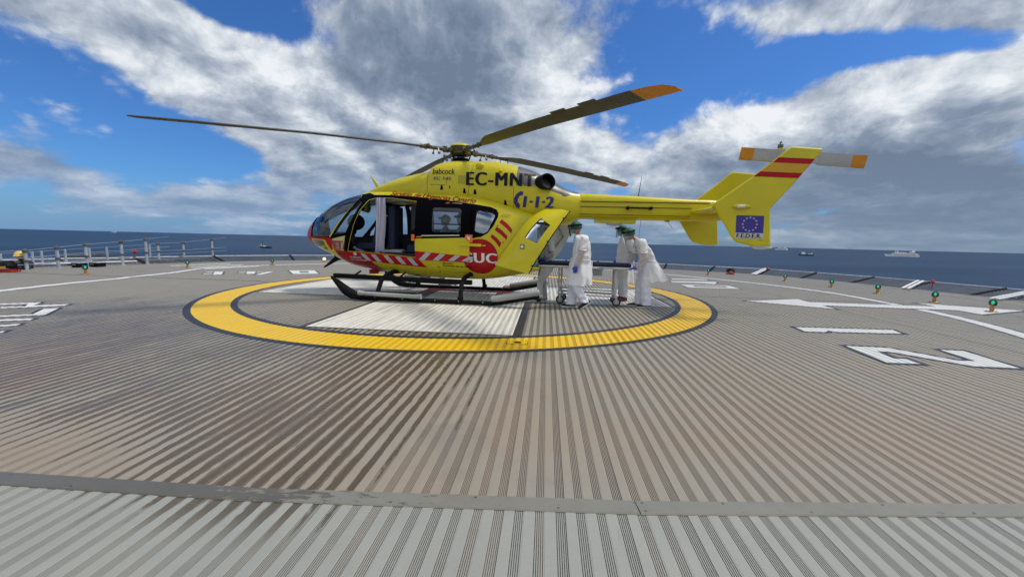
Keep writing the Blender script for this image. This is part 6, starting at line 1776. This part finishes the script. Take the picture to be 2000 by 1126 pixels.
# person inside the swing of the rear door
o = (.70, 8.98, 0)
person('person in pale grey overalls mostly hidden behind the open yellow rear door', o, dict(
    head=(-.02, 0, 1.555), face=(-1, -.3, -.2), up=(-.1, 0, 1), neck=(.05, 0, 1.42), chest=(.07, 0, 1.22), pelvis=(.03, 0, .92),
    arms=[((.10, -.18, 1.33), (.16, -.22, 1.06), (.02, -.22, .95), (-1, .1, -.2), (0, 1, 0), (0, 0, -1)),
          ((.07, .18, 1.33), (0, .24, 1.06), (-.2, .15, 1.0), (-1, 0, 0), (0, -1, 0), (0, 0, -1))],
    legs=[((.0, -.09, .88), (-.03, -.10, .48), (.02, -.11, .10), (-.1, -.12, .04)), ((.03, .09, .88), (.0, .10, .48), (.04, .10, .10), (-.08, .10, .04))]),
    [(.05, 0, 1.435, .085, .085, 0), (.06, 0, 1.37, .13, .18, -.1), (.07, 0, 1.22, .16, .20, 0), (.06, 0, 1.02, .165, .19, 0), (.05, 0, .92, .17, .19, 0), (.05, 0, .84, .18, .20, 0)],
    [[(.0, -.085, .93, .125), (-.01, -.09, .68, .11), (-.03, -.10, .48, .095), (-.01, -.11, .28, .09), (.02, -.11, .05, .09)],
     [(.03, .085, .93, .125), (.02, .09, .68, .11), (.0, .10, .48, .09), (.02, .10, .28, .085), (.05, .10, .05, .085)]],
    [((.05, -.11, 0), (-1, -.3), 0, 'shoe'), ((.06, .10, 0), (-1, .1), 0, 'shoe')], gownmat='gown_grey', trm='greycloth', seed=4, group='medical staff in white gowns')

# firefighter crouching beyond the left deck edge
ff = empty('person', (-16.05, 12.95, 0))
ch = [[(0, 0, -.28, .15, 'pv'), (0, 0, -.05, .16), (.0, 0, .17, .17, 'ch'), (-.02, 0, .30, .07, 'nk'), (-.03, 0, .36, .06)],
      ['ch', (.02, -.22, .20, .085), (-.08, -.26, -.02, .06), (-.28, -.18, -.05, .05), (-.36, -.16, -.06, .04)],
      ['ch', (.02, .22, .20, .085), (-.06, .26, -.02, .06), (-.26, .18, -.05, .05), (-.34, .16, -.06, .04)],
      ['pv', (-.05, -.12, -.32, .11), (-.42, -.14, -.25, .085), (-.40, -.14, -.6, .06), (-.5, -.14, -.66, .05)], ['pv', (-.05, .12, -.32, .11), (-.42, .14, -.25, .085), (-.40, .14, -.6, .06), (-.5, .14, -.66, .05)]]
skin_mesh('body', ch, 'darkcloth', ff, 1)
hm_ = MB(); head_mesh(hm_, (-.05, 0, .42), (-1, -.4, -.2), (0, 0, 1)); hm_.build('head', ['skin', 'eye'], ff, ang=80)
hm_ = MB(); hm_.lathe([(.165, .0), (.15, .01), (.135, .04), (.125, .09), (.09, .14), (.03, .165), (.001, .168)], 22, (-.04, 0, .44)); hm_.build('helmet', 'helm_y', ff)
hm_ = MB(); hm_.tube([(-.19, -.22, .14), (-.10, -.18, .02), (.12, -.19, -.02)], .03, 6); hm_.tube([(-.19, .22, .14), (-.10, .18, .02), (.12, .19, -.02)], .03, 6); hm_.build('reflective_strap', 'orange', ff)
tag(ff, 'person in dark clothes and a yellow helmet crouching by the left railings', 'person')

# two crew members seated in the cabin behind the sliding door window
def crew(loc, rz, capm, torso, label):
    e = empty('person', loc, rz)
    ch = [[(0, 0, 0, .14, 'pv'), (0, 0, .22, .14), (0, 0, .42, .15, 'ch'), (0, 0, .54, .06), (0, 0, .60, .055)],
          ['ch', (.0, -.20, .42, .075), (-.05, -.25, .20, .055), (-.22, -.18, .08, .045), (-.30, -.14, .07, .035)], ['ch', (.0, .20, .42, .075), (-.05, .25, .20, .055), (-.22, .18, .08, .045), (-.30, .14, .07, .035)],
          ['pv', (-.05, -.10, -.02, .10), (-.42, -.12, .02, .08), (-.42, -.12, -.10, .06)], ['pv', (-.05, .10, -.02, .10), (-.42, .12, .02, .08), (-.42, .12, -.10, .06)]]
    skin_mesh('body', ch, torso, e, 1)
    hm_ = MB(); head_mesh(hm_, (0, 0, .70), (-1, -.5, -.2), (0, 0, 1)); hm_.build('head', ['skin', 'eye'], e, ang=80)
    cap_mesh((0, 0, .70), (-1, -.5, -.2), (0, 0, 1), e, 1., capm); gear((0, 0, .70), (-1, -.5, -.2), (0, 0, 1), e, 1., False)
    return tag(e, label, 'person', 'crew seated in the cabin')
hm4 = Matrix.Translation((-1.2, 9.22, .004)) @ Matrix.Rotation(R(-8), 4, 'Z')
crew(hm4 @ Vector((.02, -.05, 1.08)), R(-8), 'mask', 'hivis', 'crew member in yellow-green vest and pale blue cap behind the sliding door window')
crew(hm4 @ Vector((-.42, .15, 1.05)), R(-8), 'gown_grey', 'gown_grey', 'crew member in grey behind the left half of the sliding door window')

# ================================================================== stretcher
sx = empty('stretcher', (1.55, 8.60, 0), R(-9)); Ls = 1.92
s_ = MB(); s_.box((0, 0, .865), (Ls, .54, .07)); so_ = s_.build('mattress', 'navyfabric', sx)
bm = bmesh.new(); bm.from_mesh(so_.data); bmesh.ops.bevel(bm, geom=bm.edges[:]+bm.verts[:], offset=.025, segments=3, profile=.6, affect='EDGES'); bm.to_mesh(so_.data); bm.free()
s_ = MB()
for y_ in (-.27, .27): s_.tube([(-Ls/2, y_, .80), (Ls/2, y_, .80)], .024, 8)
for x_ in (-Ls/2, -.45, 0, .45, Ls/2): s_.tube([(x_, -.27, .80), (x_, .27, .80)], .018, 8)
s_.box((0, 0, .822), (Ls-.05, .52, .012)); s_.build('bed_frame', 'lightgrey', sx)
s_ = MB()
for y_ in (-.22, .22):
    s_.tube([(-.52, y_, .30), (.66, y_, .27)], .014, 8); s_.tube([(-.52, y_, .225), (.66, y_, .195)], .012, 8)
for x_ in (-.5, .0, .62): s_.tube([(x_, -.22, .29), (x_, .22, .29)], .012, 8)
s_.build('lower_rack', 'steel', sx)
for x_, y_ in ((-.52, -.22), (-.48, .22), (.66, -.22), (.66, .22)):
    s_ = MB(); r_ = .020 if x_ < 0 else .032
    s_.tube([(x_, y_, .79), (x_, y_, .22)], r_, 10); s_.tube([(x_, y_, .25), (x_+.03, y_, .12)], .022, 8); lg = s_.build('leg', 'lightgrey', sx)
    w_ = MB(); rot = Matrix.Rotation(R(90), 3, 'X'); w_.lathe([(.060, -.015), (.082, -.020), (.092, -.010), (.092, .010), (.082, .020), (.060, .015), (.060, -.015)], 22, (x_+.035, y_, .093), 0, rot)
    w_.build('wheel', 'rubber', lg)
    w_ = MB(); w_.lathe([(.058, -.010), (.058, .010)], 18, (x_+.035, y_, .093), 0, rot); w_.lathe([(.018, -.03), (.018, .03)], 10, (x_+.035, y_, .093), 0, rot); w_.build('wheel_hub', 'steel', lg)
    w_ = MB(); w_.prism([(x_-.0, .24), (x_+.05, .22), (x_+.05, .09), (x_+.02, .09)], 'y', y_-.034, y_-.027); w_.prism([(x_-.0, .24), (x_+.05, .22), (x_+.05, .09), (x_+.02, .09)], 'y', y_+.027, y_+.034); w_.build('fork', 'lightgrey', lg)
for y_ in (-.235, .235):
    s_ = MB(); s_.prism([(-.90, .78), (-.66, .78), (-.70, .66), (-.86, .42), (-.87, .17), (-.93, .12), (-.99, .18), (-.98, .45)], 'y', y_-.03, y_+.03); fl2 = s_.build('folding_leg', 'lightgrey', sx)
    s_ = MB(); s_.lathe([(.06, -.01), (.065, 0), (.06, .012)], 20, (-.90, y_-.045, .55), 0, Matrix.Rotation(R(90), 3, 'X')); s_.build('hinge_disc', 'steel', fl2)
    s_ = MB(); s_.lathe([(.03, -.02), (.055, -.022), (.055, .022), (.03, .02)], 16, (-.94, y_, .075), 0, Matrix.Rotation(R(90), 3, 'X')); s_.build('castor', 'rubber', fl2)
s_ = MB(); s_.box((.35, -.305, .79), (.09, .03, .06)); s_.build('side_lock', 'intgrey', sx)
s_ = MB(); s_.box((.28, -.16, .70), (.20, .05, .14)); s_.build('hydraulic_unit', 'intgrey', sx)
s_ = MB(); s_.tube([(.0, -.28, .79), (.02, -.31, .76), (.06, -.31, .69)], .01, 6); s_.build('release_lever', 'intgrey', sx)
s_ = MB()
for x_ in (-.72, -.05, .5): s_.box((x_, 0, .868), (.045, .548, .074))
s_.build('strap', 'interior', sx)
s_ = MB(); s_.box((-.05, -.277, .885), (.03, .012, .04)); s_.build('buckle', 'white', sx)
tag(sx, 'wheeled stretcher with a dark navy mattress and pale frame at the rear of the helicopter', 'stretcher')
